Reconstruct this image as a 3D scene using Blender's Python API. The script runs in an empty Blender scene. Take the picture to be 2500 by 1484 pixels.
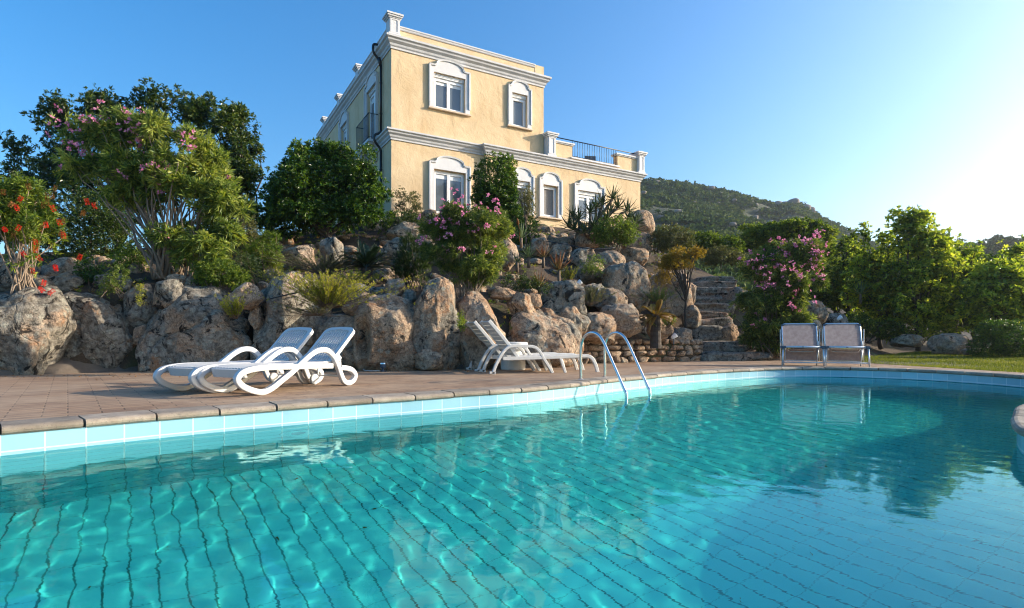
import bpy, bmesh, math, random
import numpy as np
from mathutils import Vector, Matrix

sc = bpy.context.scene
COL = sc.collection
RNG = np.random.default_rng(7)
random.seed(7)
EYE = 0.65          # eye height above the pool deck (deck top is z = 0)
WATER = -0.193
FLOOR = -1.84
SUN_AZ, SUN_EL = math.radians(7), math.radians(17)


def P(px, py, Y):
    """point seen at photo pixel (2499 px wide copy) at depth Y"""
    return Vector(((px - 1249.5) / 1388 * Y, Y, EYE + (820 - py) * Y / 1388))


# ------------------------------------------------------------------ tagging
def tag(o, label=None, cat=None, group=None, kind=None):
    if label: o['label'] = label
    if cat: o['category'] = cat
    if group: o['group'] = group
    if kind: o['kind'] = kind
    return o


def empty(name, loc, rz=0.0, label=None, cat=None, group=None):
    o = bpy.data.objects.new(name, None)
    COL.objects.link(o)
    o.location = loc
    o.rotation_euler = (0, 0, rz)
    o.empty_display_size = .2
    return tag(o, label, cat, group)


def link(name, me, mat, parent=None, loc=None):
    o = bpy.data.objects.new(name, me)
    COL.objects.link(o)
    if mat is not None and not me.materials:
        for m in (mat if isinstance(mat, (list, tuple)) else [mat]):
            me.materials.append(m)
    if parent is not None: o.parent = parent
    if loc is not None: o.location = loc
    return o


def np_mesh(name, v, faces, smooth=True, var=None, uv=None, midx=None):
    """faces: list of int arrays (n,3) or (n,4)"""
    me = bpy.data.meshes.new(name)
    v = np.asarray(v, np.float32)
    me.vertices.add(len(v))
    me.vertices.foreach_set('co', v.ravel())
    loops = np.concatenate([np.asarray(f, np.int32).ravel() for f in faces])
    cnt = np.concatenate([np.full(len(f), np.asarray(f).shape[1], np.int32) for f in faces])
    start = np.concatenate([[0], np.cumsum(cnt)[:-1]]).astype(np.int32)
    me.loops.add(len(loops))
    me.loops.foreach_set('vertex_index', loops)
    me.polygons.add(len(cnt))
    me.polygons.foreach_set('loop_start', start)
    if midx is not None: me.polygons.foreach_set('material_index', midx)
    me.update(calc_edges=True)
    me.polygons.foreach_set('use_smooth', np.full(len(cnt), smooth, bool))
    if var is not None:
        a = me.attributes.new('var', 'FLOAT', 'POINT')
        a.data.foreach_set('value', np.asarray(var, np.float32))
    if uv is not None:
        l = me.uv_layers.new(name='UVMap')
        l.data.foreach_set('uv', np.asarray(uv, np.float32)[loops].ravel())
    return me


def bm_obj(name, bm, mat, parent=None, smooth=False, loc=None, bevel=0.0):
    if bevel:
        bmesh.ops.bevel(bm, geom=[e for e in bm.edges if e.calc_face_angle(0) > .6], offset=bevel, segments=2,
                        affect='EDGES', profile=.6)
    me = bpy.data.meshes.new(name)
    bmesh.ops.recalc_face_normals(bm, faces=bm.faces)
    bm.to_mesh(me)
    bm.free()
    if smooth:
        me.polygons.foreach_set('use_smooth', np.ones(len(me.polygons), bool))
    return link(name, me, mat, parent, loc)


def add_box(bm, x0, x1, y0, y1, z0, z1, M=None):
    vs = [bm.verts.new((M @ Vector(c)) if M is not None else c) for c in
          ((x0, y0, z0), (x1, y0, z0), (x1, y1, z0), (x0, y1, z0), (x0, y0, z1), (x1, y0, z1), (x1, y1, z1), (x0, y1, z1))]
    for f in ((0, 3, 2, 1), (4, 5, 6, 7), (0, 1, 5, 4), (1, 2, 6, 5), (2, 3, 7, 6), (3, 0, 4, 7)):
        bm.faces.new([vs[i] for i in f])


def add_prism(bm, poly, y0, y1, M=None):
    """poly of (x, z) extruded from y0 to y1"""
    f = lambda x, y, z: bm.verts.new((M @ Vector((x, y, z))) if M is not None else (x, y, z))
    a = [f(x, y0, z) for x, z in poly]
    b = [f(x, y1, z) for x, z in poly]
    n = len(poly)
    bm.faces.new(a); bm.faces.new(b[::-1])
    for i in range(n):
        bm.faces.new([a[i], b[i], b[(i + 1) % n], a[(i + 1) % n]])


def catmull(pts, n=6, closed=False):
    pts = [np.array(p, float) for p in pts]
    out = []
    m = len(pts)
    rng = range(m) if closed else range(m - 1)
    for i in rng:
        if closed:
            p0, p1, p2, p3 = pts[i - 1], pts[i], pts[(i + 1) % m], pts[(i + 2) % m]
        else:
            p0, p1, p2, p3 = pts[max(i - 1, 0)], pts[i], pts[i + 1], pts[min(i + 2, m - 1)]
        for k in range(n):
            t = k / n
            out.append(.5 * ((2 * p1) + (-p0 + p2) * t + (2 * p0 - 5 * p1 + 4 * p2 - p3) * t * t + (-p0 + 3 * p1 - 3 * p2 + p3) * t ** 3))
    if not closed: out.append(pts[-1])
    return np.array(out)


def tubes_mesh(name, lines, sides=6, smooth=True, cap=True, var=None):
    """lines: list of (pts (n,3), radii (n) or scalar, [closed])"""
    V, F4, T3 = [], [], []
    off = 0
    for ln in lines:
        pts = np.array(ln[0], float); n = len(pts)
        r = np.broadcast_to(np.array(ln[1], float), (n,))
        closed = len(ln) > 2 and ln[2]
        tan = np.roll(pts, -1, 0) - np.roll(pts, 1, 0) if closed else np.gradient(pts, axis=0)
        tan /= np.linalg.norm(tan, axis=1)[:, None] + 1e-9
        up = np.array([0, 0, 1.]) if abs(tan[0, 2]) < .9 else np.array([1., 0, 0])
        ring_n = np.zeros_like(pts)
        nv = up - tan[0] * up.dot(tan[0])
        for i in range(n):
            nv = nv - tan[i] * nv.dot(tan[i]); nv /= np.linalg.norm(nv) + 1e-9
            ring_n[i] = nv
        bn = np.cross(tan, ring_n)
        a = np.linspace(0, 2 * math.pi, sides, endpoint=False)
        ring = pts[:, None, :] + r[:, None, None] * (np.cos(a)[None, :, None] * ring_n[:, None, :] + np.sin(a)[None, :, None] * bn[:, None, :])
        V.append(ring.reshape(-1, 3))
        m = n if closed else n - 1
        i = np.arange(m)[:, None]; j = np.arange(sides)[None, :]
        q = np.stack([off + i * sides + j, off + i * sides + (j + 1) % sides,
                      off + ((i + 1) % n) * sides + (j + 1) % sides, off + ((i + 1) % n) * sides + j], -1).reshape(-1, 4)
        F4.append(q)
        if cap and not closed:
            for base, rev in ((off, True), (off + (n - 1) * sides, False)):
                idx = [base + k for k in range(sides)]
                if rev: idx = idx[::-1]
                for k in range(1, sides - 1): T3.append((idx[0], idx[k], idx[k + 1]))
        off += n * sides
    faces = [np.concatenate(F4)]
    if T3: faces.append(np.array(T3))
    return np_mesh(name, np.concatenate(V), faces, smooth)


def lathe(bm, prof, sides=24, M=None):
    rings = []
    for r, z in prof:
        rings.append([bm.verts.new((M @ Vector((r * math.cos(2 * math.pi * k / sides), r * math.sin(2 * math.pi * k / sides), z))) if M is not None
                                   else (r * math.cos(2 * math.pi * k / sides), r * math.sin(2 * math.pi * k / sides), z)) for k in range(sides)])
    for a, b in zip(rings, rings[1:]):
        for k in range(sides): bm.faces.new([a[k], a[(k + 1) % sides], b[(k + 1) % sides], b[k]])
    bm.faces.new(rings[0][::-1]); bm.faces.new(rings[-1])


# ------------------------------------------------------------------ numpy value noise
def _hash(i, j, k, seed):
    h = (i * 374761393 + j * 668265263 + k * 1274126177 + seed * 974711) & 0xffffffff
    h = ((h ^ (h >> 13)) * 1274126177) & 0xffffffff
    h = h ^ (h >> 16)
    return (h & 0xffff) / 32767.5 - 1.0


def vnoise(p, seed=0):
    p = np.asarray(p, float)
    f = np.floor(p).astype(np.int64); t = p - f
    t = t * t * t * (t * (t * 6 - 15) + 10)
    r = 0
    for a in (0, 1):
        wx = t[:, 0] if a else 1 - t[:, 0]
        for b in (0, 1):
            wy = t[:, 1] if b else 1 - t[:, 1]
            for c in (0, 1):
                wz = t[:, 2] if c else 1 - t[:, 2]
                r = r + wx * wy * wz * _hash(f[:, 0] + a, f[:, 1] + b, f[:, 2] + c, seed)
    return r


def fbm(p, oct=4, seed=0, gain=.5):
    r = 0; a = 1.0; p = np.asarray(p, float)
    for o in range(oct):
        r = r + a * vnoise(p * 2.03 ** o + 17.3 * o, seed + o); a *= gain
    return r


# ------------------------------------------------------------------ materials
class NT:
    def __init__(s, name):
        s.m = bpy.data.materials.new(name); s.m.use_nodes = True
        s.t = s.m.node_tree; s.b = s.t.nodes['Principled BSDF']
        s.out = s.t.nodes['Material Output']

    def n(s, typ, **kw):
        nd = s.t.nodes.new(typ)
        for k, v in kw.items():
            if k.startswith('i_'):
                key = k[2:]
                key = int(key) if key.isdigit() else key.replace('_', ' ')
                sk = nd.inputs[key]
                if hasattr(v, 'is_output'): s.t.links.new(v, sk)
                else: sk.default_value = v
            else: setattr(nd, k, v)
        return nd

    def set(s, **kw):
        for k, v in kw.items():
            sk = s.b.inputs[k.replace('_', ' ')]
            if hasattr(v, 'is_output'): s.t.links.new(v, sk)
            else: sk.default_value = v
        return s

    def noise(s, vec, scale, detail=4, rough=.55, dist=0.0):
        nd = s.n('ShaderNodeTexNoise', i_Scale=scale, i_Detail=detail, i_Roughness=rough, i_Distortion=dist)
        if vec is not None: s.t.links.new(vec, nd.inputs['Vector'])
        return nd.outputs['Fac']

    def ramp(s, fac, stops, interp='LINEAR'):
        nd = s.n('ShaderNodeValToRGB', i_Fac=fac)
        cr = nd.color_ramp; cr.interpolation = interp
        while len(cr.elements) < len(stops): cr.elements.new(.5)
        for e, (p, c) in zip(cr.elements, stops):
            e.position = p
            e.color = (c, c, c, 1) if isinstance(c, (int, float)) else (*c, 1)
        return nd.outputs['Color']

    def mix(s, fac, a, b, mode='MIX'):
        nd = s.n('ShaderNodeMix', data_type='RGBA', blend_type=mode)
        for sk, v in ((nd.inputs[0], fac), (nd.inputs[6], a), (nd.inputs[7], b)):
            if hasattr(v, 'is_output'): s.t.links.new(v, sk)
            elif isinstance(v, (int, float)): sk.default_value = v
            else: sk.default_value = (*v, 1)
        return nd.outputs[2]

    def math(s, op, a, b=0.0):
        nd = s.n('ShaderNodeMath', operation=op)
        for sk, v in zip(nd.inputs, (a, b)):
            if hasattr(v, 'is_output'): s.t.links.new(v, sk)
            else: sk.default_value = v
        return nd.outputs[0]

    def bump(s, h, strength=.5, dist=.02, normal=None):
        nd = s.n('ShaderNodeBump', i_Strength=strength, i_Distance=dist, i_Height=h)
        if normal is not None: s.t.links.new(normal, nd.inputs['Normal'])
        return nd.outputs[0]

    def pos(s):
        return s.n('ShaderNodeNewGeometry').outputs['Position']

    def mapping(s, vec, rot=(0, 0, 0), scale=(1, 1, 1), loc=(0, 0, 0)):
        nd = s.n('ShaderNodeMapping', i_Vector=vec, i_Rotation=rot, i_Scale=scale, i_Location=loc)
        return nd.outputs[0]


def plain(name, col, rough=.5, metal=0.0, noise=.12, nscale=9.0, bump=0.0, spec=None):
    t = NT(name)
    p = t.pos()
    f = t.noise(p, nscale, 6, .6)
    c = t.mix(t.ramp(f, [(.3, 0.0), (.7, 1.0)]), [x * (1 - noise) for x in col], [min(1, x * (1 + noise)) for x in col])
    t.set(Base_Color=c, Roughness=rough, Metallic=metal)
    if spec is not None: t.set(Specular_IOR_Level=spec)
    if bump: t.set(Normal=t.bump(t.noise(p, nscale * 8, 6), bump, .01))
    return t.m


def leaf_mat(name, cols, trans=.35, rough=.45, spec=.35, tcol=None):
    """cols: dark, mid, light leaf colours by the per-leaf 'var' attribute; thin leaves let some light through"""
    t = NT(name)
    a = t.n('ShaderNodeAttribute', attribute_name='var').outputs['Fac']
    c = t.ramp(a, [(0.05, cols[0]), (.5, cols[1]), (.95, cols[2])])
    t.set(Base_Color=c, Roughness=rough, Specular_IOR_Level=spec)
    tr = t.n('ShaderNodeBsdfTranslucent')
    tc = t.mix(1.0, c, tcol or (1.5, 1.45, .6), 'MULTIPLY')
    t.t.links.new(tc, tr.inputs['Color'])
    mx = t.n('ShaderNodeMixShader', i_0=trans)
    t.t.links.new(t.b.outputs[0], mx.inputs[1]); t.t.links.new(tr.outputs[0], mx.inputs[2])
    t.t.links.new(mx.outputs[0], t.out.inputs['Surface'])
    return t.m


def bark_mat(name, col):
    t = NT(name)
    p = t.mapping(t.pos(), scale=(1, 1, .3))
    f = t.noise(p, 22, 8, .65)
    t.set(Base_Color=t.mix(t.ramp(f, [(.35, 0.0), (.65, 1.0)]), [x * .55 for x in col], col), Roughness=.85,
          Normal=t.bump(f, .6, .01))
    return t.m


def rock_mat(name, grey, black, pale, warm=(.345, .225, .14), tan=(.48, .375, .27)):
    t = NT(name)
    p = t.pos()
    wn = t.n('ShaderNodeTexNoise', i_Vector=p, i_Scale=2.2, i_Detail=5.0)
    wp = t.mix(.14, p, wn.outputs['Color'], 'ADD')
    base = t.mix(t.ramp(t.noise(p, 1.7, 8, .65), [(.38, 0.0), (.62, 1.0)]), warm, tan)
    grain = t.ramp(t.noise(p, 62, 4, .75), [(.32, .35), (.5, 1.0), (.70, 1.5)])
    base = t.mix(.85, base, grain, 'MULTIPLY')
    base = t.mix(.9, base, t.ramp(t.noise(p, 19, 10, .72), [(.34, .38), (.5, .95), (.66, 1.35)]), 'MULTIPLY')
    base = t.mix(t.ramp(t.noise(wp, 3.1, 10, .66, .6), [(.53, 0.0), (.66, .65)]), base, (.30, .115, .035))
    base = t.mix(t.ramp(t.noise(wp, 6.3, 10, .7, .3), [(.54, 0.0), (.63, .75)]), base, (.09, .06, .042))
    # grey lichen sheets
    g = t.ramp(t.noise(wp, 1.45, 10, .66, .3), [(.62 - .3 * grey, 0.0), (.68 - .3 * grey, .92)])
    gcol = t.mix(t.ramp(t.noise(p, 12, 8, .7), [(.38, 0.0), (.62, 1.0)]), (.085, .078, .064), (.33, .305, .25))
    c = t.mix(g, base, gcol)
    # pale round lichen
    v = t.n('ShaderNodeTexVoronoi', i_Vector=t.mix(.07, p, t.n('ShaderNodeTexNoise', i_Vector=p, i_Scale=11.0, i_Detail=5.0).outputs['Color'], 'ADD'), i_Scale=8.0, feature='F1')
    rnd = t.math('GREATER_THAN', t.n('ShaderNodeSeparateColor', i_Color=v.outputs['Color']).outputs[0], 1 - pale)
    spot = t.math('MULTIPLY', rnd, t.ramp(v.outputs['Distance'], [(.30, .7), (.44, 0.0)]))
    c = t.mix(spot, c, t.mix(t.ramp(t.noise(p, 40, 4), [(.4, 0.0), (.6, 1.0)]), (.24, .235, .19), (.44, .43, .35)))
    # black crust: broad sheets and small flecks
    b = t.ramp(t.noise(wp, 3.4, 12, .72, .8), [(.64 - .22 * black, 0.0), (.68 - .22 * black, .94)])
    c = t.mix(b, c, (.020, .018, .016))
    b2 = t.ramp(t.noise(wp, 17, 8, .7, .4), [(.60, 0.0), (.66, .85)])
    c = t.mix(b2, c, (.028, .024, .02))
    t.set(Base_Color=c, Roughness=.92, Specular_IOR_Level=.2)
    h = t.math('ADD', t.noise(wp, 6, 14, .7), t.math('MULTIPLY', t.noise(p, 40, 8, .65), .45))
    vc = t.n('ShaderNodeTexVoronoi', i_Vector=t.mix(.5, p, wn.outputs['Color'], 'ADD'), i_Scale=1.1, feature='DISTANCE_TO_EDGE')
    crack = t.ramp(vc.outputs['Distance'], [(.0, 0.0), (.018, 1.0)])
    h = t.math('ADD', h, t.math('MULTIPLY', crack, .25))
    t.set(Normal=t.bump(h, 1.0, .075))
    return t.m


M = {}
M['rock_grey'] = rock_mat('lichen_granite', .62, .42, .40)
M['rock_mid'] = rock_mat('mixed_granite', .36, .30, .22)
M['rock_warm'] = rock_mat('orange_granite', .10, .22, .10)
M['rock_dark'] = rock_mat('dark_step_stone', .55, .42, .20, (.26, .19, .14), (.34, .26, .20))
M['white_plastic'] = plain('white_resin', (.54, .54, .535), .38, noise=.03)
M['old_plastic'] = plain('weathered_white_resin', (.58, .565, .53), .5, noise=.07)
M['steel'] = plain('brushed_steel', (.62, .63, .64), .22, 1.0, noise=.05, nscale=30)
M['iron'] = plain('black_painted_iron', (.016, .017, .02), .45)
M['trim'] = plain('white_plaster_trim', (.60, .60, .61), .7, noise=.05, nscale=5, bump=.1)
M['cornice'] = plain('grey_white_cornice', (.52, .52, .53), .75, noise=.13, nscale=3, bump=.2)
M['pvc'] = plain('white_window_frame', (.78, .79, .80), .35, noise=.02)
M['dark_pipe'] = plain('black_downpipe', (.012, .012, .014), .35)
M['cement'] = plain('grey_mortar', (.11, .088, .068), .95, noise=.25, nscale=4, bump=.5)
M['blind'] = plain('pale_roller_blind', (.62, .66, .70), .7, noise=.03)
M['net'] = plain('insect_screen', (.20, .19, .18), .8, noise=.15, nscale=25)
M['alu_blue'] = plain('satin_aluminium', (.60, .66, .72), .32, .55, noise=.04)
M['joint_plastic'] = plain('dark_joint_plastic', (.06, .085, .12), .45)
M['hose'] = plain('black_hose', (.015, .015, .015), .5)
M['red'] = leaf_mat('red_bottlebrush', ((.42, .01, .012), (.62, .02, .015), (.75, .05, .02)), .25, .6, .2, (1.2, 1, 1))
M['dry_cone'] = leaf_mat('spent_bottlebrush', ((.16, .07, .025), (.26, .12, .04), (.34, .17, .06)), .2, .8, .1)
M['pink'] = leaf_mat('pink_petals', ((.60, .17, .33), (.73, .27, .43), (.84, .46, .58)), .35, .6, .2, (1.15, 1.0, 1.1))
M['bark_grey'] = bark_mat('pale_grey_bark', (.30, .225, .16))
M['bark_dark'] = bark_mat('dark_bark', (.07, .052, .038))
M['bark_mid'] = bark_mat('brown_bark', (.17, .12, .08))
L = lambda n, a, b, c, **k: leaf_mat(n, (a, b, c), **k)
M['lf_dark'] = L('dark_glossy_leaf', (.012, .028, .006), (.036, .078, .011), (.14, .175, .018), trans=.3, rough=.33, spec=.55)
M['lf_round'] = L('bright_evergreen_leaf', (.013, .038, .007), (.042, .11, .012), (.17, .25, .02), trans=.3, rough=.33, spec=.5)
M['lf_oleander'] = L('oleander_leaf', (.05, .095, .02), (.18, .25, .048), (.40, .42, .09), trans=.4, rough=.42)
M['lf_oleander_dark'] = L('dark_oleander_leaf', (.034, .07, .016), (.11, .17, .034), (.27, .30, .075), trans=.4, rough=.35, spec=.5)  # darker leaf tones for the middle and right oleanders
M['lf_bottle'] = L('bottlebrush_leaf', (.05, .10, .014), (.13, .20, .025), (.28, .32, .045), trans=.4)
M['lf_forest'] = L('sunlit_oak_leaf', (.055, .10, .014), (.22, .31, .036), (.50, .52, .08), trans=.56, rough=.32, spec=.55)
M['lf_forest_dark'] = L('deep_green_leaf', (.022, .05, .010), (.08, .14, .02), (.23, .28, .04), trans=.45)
M['lf_gold'] = L('golden_leaf', (.12, .085, .012), (.24, .165, .02), (.36, .24, .03), trans=.38)
M['lf_olive'] = L('grey_olive_leaf', (.06, .07, .028), (.11, .12, .045), (.20, .19, .085), trans=.3)
M['lf_rosemary'] = L('yellow_green_sprig', (.12, .15, .018), (.27, .29, .03), (.50, .44, .05), trans=.4)
M['lf_fir'] = L('dark_heath_needle', (.012, .03, .01), (.028, .062, .016), (.09, .12, .028), trans=.2)
M['lf_cycad'] = L('dark_cycad_frond', (.008, .02, .008), (.018, .042, .014), (.06, .09, .03), trans=.15, rough=.3, spec=.55)
M['lf_cycad_old'] = L('yellowing_cycad_frond', (.16, .075, .012), (.20, .13, .02), (.11, .14, .025), trans=.35)
M['lf_aloe'] = L('aloe_leaf', (.045, .085, .035), (.09, .14, .06), (.17, .22, .10), trans=.12, rough=.45)
M['lf_aloe_red'] = L('red_tinged_aloe_leaf', (.20, .055, .028), (.19, .11, .05), (.13, .17, .065), trans=.12, rough=.45)
M['lf_aloe_dark'] = L('candelabra_aloe_leaf', (.018, .04, .018), (.045, .075, .03), (.13, .16, .07), trans=.1, rough=.4)
M['lf_grass'] = L('lawn_blade', (.06, .085, .012), (.12, .155, .02), (.22, .22, .045), trans=.4, rough=.6, spec=.15)
M['lf_scrub'] = L('hillside_scrub', (.02, .045, .015), (.05, .088, .025), (.12, .15, .043), trans=.2, rough=.7, spec=.1)
M['lf_pine'] = L('pine_needles', (.012, .035, .014), (.025, .06, .02), (.05, .09, .03), trans=.15, rough=.7, spec=.1)
M['lf_pale'] = L('bright_herb_leaf', (.07, .12, .02), (.13, .19, .035), (.24, .27, .07), trans=.4)

# ================================================================== POOL, DECK, GROUND
POOL = [(-3.6, 4.0), (-2.99, 4.61), (-2.52, 5.03), (-2.04, 5.39), (-1.55, 5.81), (-1.02, 6.17), (-.494, 6.55), (0, 6.9), (.72, 7.62),
        (1.48, 8.50), (2.14, 9.16), (2.85, 9.89), (3.84, 10.66), (4.42, 11.03), (5.1, 11.45), (5.88, 11.68), (6.5, 11.68), (7.03, 11.45), (7.79, 10.82),
        (8.19, 9.95), (8.30, 9.16), (8.22, 8.3), (7.8, 7.45), (7.0, 6.75), (5.85, 6.1), (4.85, 5.38), (4.25, 4.78), (3.78, 4.25), (3.52, 3.85),
        (3.45, 3.4), (3.6, 2.7), (3.95, 1.8), (4.0, .6), (3.2, -.6), (1.5, -1.3), (-.5, -1.5), (-2.6, -1.3), (-4.4, -.4),
        (-5.3, .9), (-5.2, 2.2), (-4.45, 3.2)]
oc = catmull(POOL, 14, True)
# resample evenly by arc length
seg = np.linalg.norm(np.roll(oc, -1, 0) - oc, axis=1)
cum = np.concatenate([[0], np.cumsum(seg)])
PERIM = cum[-1]
NOUT = 560
ss = np.linspace(0, PERIM, NOUT, endpoint=False)
ocx = np.interp(ss, cum, np.append(oc[:, 0], oc[0, 0])); ocy = np.interp(ss, cum, np.append(oc[:, 1], oc[0, 1]))
OUT = np.stack([ocx, ocy], -1)
for _ in range(3): OUT = (np.roll(OUT, 1, 0) + 2 * OUT + np.roll(OUT, -1, 0)) / 4
tg = np.roll(OUT, -1, 0) - np.roll(OUT, 1, 0); tg /= np.linalg.norm(tg, axis=1)[:, None]
NRM = np.stack([-tg[:, 1], tg[:, 0]], -1)           # left of travel
if ((OUT[100] + NRM[100] * .3 - OUT.mean(0)) ** 2).sum() < ((OUT[100] - OUT.mean(0)) ** 2).sum(): NRM = -NRM


def inside(px, py, poly):
    r = np.zeros(px.shape, bool); n = len(poly); j = n - 1
    for i in range(n):
        xi, yi = poly[i]; xj, yj = poly[j]
        c = ((yi > py) != (yj > py)) & (px < (xj - xi) * (py - yi) / ((yj - yi) or 1e-12) + xi)
        r ^= c; j = i
    return r


# --- tile material (uv: metres along the wall / metres down)
def tile_mat(name, col, joint, w, h, mort, var=.08, rough=.22):
    t = NT(name)
    uv = t.n('ShaderNodeUVMap', uv_map='UVMap').outputs[0]
    br = t.n('ShaderNodeTexBrick', i_Vector=uv, i_Scale=1.0, i_Mortar_Size=mort, i_Mortar_Smooth=.3, i_Bias=0.0,
             i_Brick_Width=w, i_Row_Height=h, offset=0.0, squash=1.0)
    br.inputs['Color1'].default_value = (*[x * (1 - var) for x in col], 1)
    br.inputs['Color2'].default_value = (*[min(1, x * (1 + var)) for x in col], 1)
    br.inputs['Mortar'].default_value = (*joint, 1)
    t.set(Base_Color=br.outputs['Color'], Roughness=rough)
    t.set(Normal=t.bump(t.math('SUBTRACT', 1.0, br.outputs['Fac']), .3, .004))
    return t.m


M['tile_wall'] = tile_mat('pale_blue_pool_tile', (.28, .50, .60), (.52, .64, .69), .245, .1225, .006)
def floor_mat():
    t = NT('turquoise_pool_tile')
    uv = t.n('ShaderNodeUVMap', uv_map='UVMap').outputs[0]
    kw = dict(i_Vector=uv, i_Scale=1.0, i_Mortar_Smooth=.3, i_Bias=0.0, offset=0.0, squash=1.0)
    b1 = t.n('ShaderNodeTexBrick', i_Mortar_Size=.0068, i_Brick_Width=900.0, i_Row_Height=.1375, **kw)
    b2 = t.n('ShaderNodeTexBrick', i_Mortar_Size=.0034, i_Brick_Width=.275, i_Row_Height=900.0, **kw)
    b3 = t.n('ShaderNodeTexBrick', i_Mortar_Size=.0, i_Brick_Width=.275, i_Row_Height=.1375, **kw)
    b3.inputs['Color1'].default_value = (.15, .65, .635, 1); b3.inputs['Color2'].default_value = (.175, .71, .68, 1)
    p = t.pos()
    c = t.mix(t.ramp(t.noise(p, 1.6, 6, .6), [(.35, 0.0), (.7, .5)]), b3.outputs['Color'], (.13, .61, .61))
    soil = t.ramp(t.noise(p, 1.2, 6, .6), [(.35, .5), (.6, 1.0)])
    c = t.mix(t.math('MULTIPLY', b1.outputs['Fac'], soil), c, (.018, .11, .10))
    c = t.mix(t.math('MULTIPLY', t.math('MULTIPLY', b2.outputs['Fac'], soil), .75), c, (.045, .24, .23))
    t.set(Base_Color=c, Roughness=.3)
    return t.m


M['tile_floor'] = floor_mat()
M['tile_deep'] = tile_mat('turquoise_wall_tile', (.115, .50, .55), (.05, .24, .25), .245, .1225, .005)

# unseen undercut below the sunny-side paving, added so traced sunlight reaches the floor
sunv = np.array([math.cos(SUN_AZ), math.sin(SUN_AZ)])
wgt = np.clip((NRM @ sunv) * 2.2 - .05, 0, 1)
for _ in range(12): wgt = (np.roll(wgt, 1) + 2 * wgt + np.roll(wgt, -1)) / 4
LOW = OUT + wgt[:, None] * sunv * 1.5
u = np.append(ss, PERIM)
RIMZ = np.where(wgt > .03, -.187, -.290); RIMZ = np.append(RIMZ, RIMZ[0])
Vw = []; UVw = []
for q, z, uz in ((OUT, -.045, -.045), (OUT, RIMZ, RIMZ), (LOW, RIMZ - .001, -.50), (LOW, FLOOR, FLOOR)):
    Vw.append(np.column_stack([np.vstack([q, q[:1]]), np.broadcast_to(z, (NOUT + 1,))])); UVw.append(np.column_stack([u, np.broadcast_to(uz + .0450 + .1225 * 40, (NOUT + 1,))]))
n1 = NOUT + 1
F = []
mi = []
for r in range(3):
    i = np.arange(NOUT)
    F.append(np.stack([r * n1 + i, r * n1 + i + 1, (r + 1) * n1 + i + 1, (r + 1) * n1 + i], -1)); mi += [min(r, 1)] * NOUT
from mathutils.geometry import tessellate_polygon
tri = np.array(tessellate_polygon([[Vector((x, y, 0)) for x, y in LOW]]))
base = 4 * n1
fv = np.column_stack([LOW, np.full(NOUT, FLOOR)])
ang = math.radians(34)
fu = np.column_stack([LOW[:, 0] * -math.sin(ang) + LOW[:, 1] * math.cos(ang) + 40, LOW[:, 0] * math.cos(ang) + LOW[:, 1] * math.sin(ang) + 40])
me = np_mesh('pool_basin', np.vstack(Vw + [fv]), [np.concatenate(F), base + tri], False, uv=np.vstack(UVw + [fu]),
             midx=np.array(mi + [2] * len(tri), np.int32))
basin = link('pool_basin', me, [M['tile_wall'], M['tile_deep'], M['tile_floor']])
tag(basin, kind='structure')
basin.cycles.is_caustics_receiver = True

# --- water: a modelled rippled surface
step = .020
gx = np.arange(-5.6, 14.4, step); gy = np.arange(-1.8, 13.4, step)
GX, GY = np.meshgrid(gx, gy)
poly = OUT + NRM * .02
ins = inside(GX, GY, poly[::3])
# the sheet runs on unseen below the sunny-side paving, added for the refracted sunlight
cs = np.zeros_like(ins)
for k in np.arange(.35, 5.8, .35):
    sx, sy = int(round(k * math.cos(SUN_AZ) / step)), int(round(k * math.sin(SUN_AZ) / step))
    cs[sy:, sx:] |= ins[:ins.shape[0] - sy, :ins.shape[1] - sx]
ins |= cs
GZ = np.zeros_like(GX)
wr = np.random.default_rng(3)
for i in range(44):
    lam = wr.uniform(.10, .30) if i < 36 else wr.uniform(.7, 1.6)
    th = wr.normal(.35, 1.0); k = 2 * math.pi / lam
    amp = .00030 * (lam / .25) ** 1.5 if i < 36 else .0008
    GZ += amp * np.sin(k * (math.cos(th) * GX + math.sin(th) * GY) + wr.uniform(0, 6.28) + .6 * np.sin(.9 * GX + 1.3 * GY + i))
# gusts: livelier ripples on the far side, calmer towards the near right
calm = 1 / (1 + np.exp(-(GY * .9 - GX * 1.0 - .6)))
WAVE = .27
GZ *= WAVE * (.42 + .72 * calm)
cell = ins[:-1, :-1] | ins[1:, :-1] | ins[:-1, 1:] | ins[1:, 1:]
nx = len(gx)
r_, c_ = np.nonzero(cell)
a = r_ * nx + c_
Fq = np.stack([a, a + 1, a + nx + 1, a + nx], -1)
usedv, inv = np.unique(Fq, return_inverse=True)
vv = np.stack([GX, GY, GZ + WATER], -1).reshape(-1, 3)[usedv]
t = NT('pool_water')
t.t.nodes.remove(t.b)
gl = t.n('ShaderNodeBsdfGlass', i_Roughness=0.0, i_IOR=1.333, i_Color=(.52, .97, .945, 1))
t.t.links.new(t.bump(t.noise(t.mapping(t.pos(), scale=(1, 1.6, 1)), 7, 3), .22, .004), gl.inputs['Normal'])
t.t.links.new(gl.outputs[0], t.out.inputs['Surface'])
water = link('water', np_mesh('water', vv, [inv.reshape(-1, 4)]), t.m)
tag(water, kind='structure')
water.cycles.is_caustics_caster = True

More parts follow.
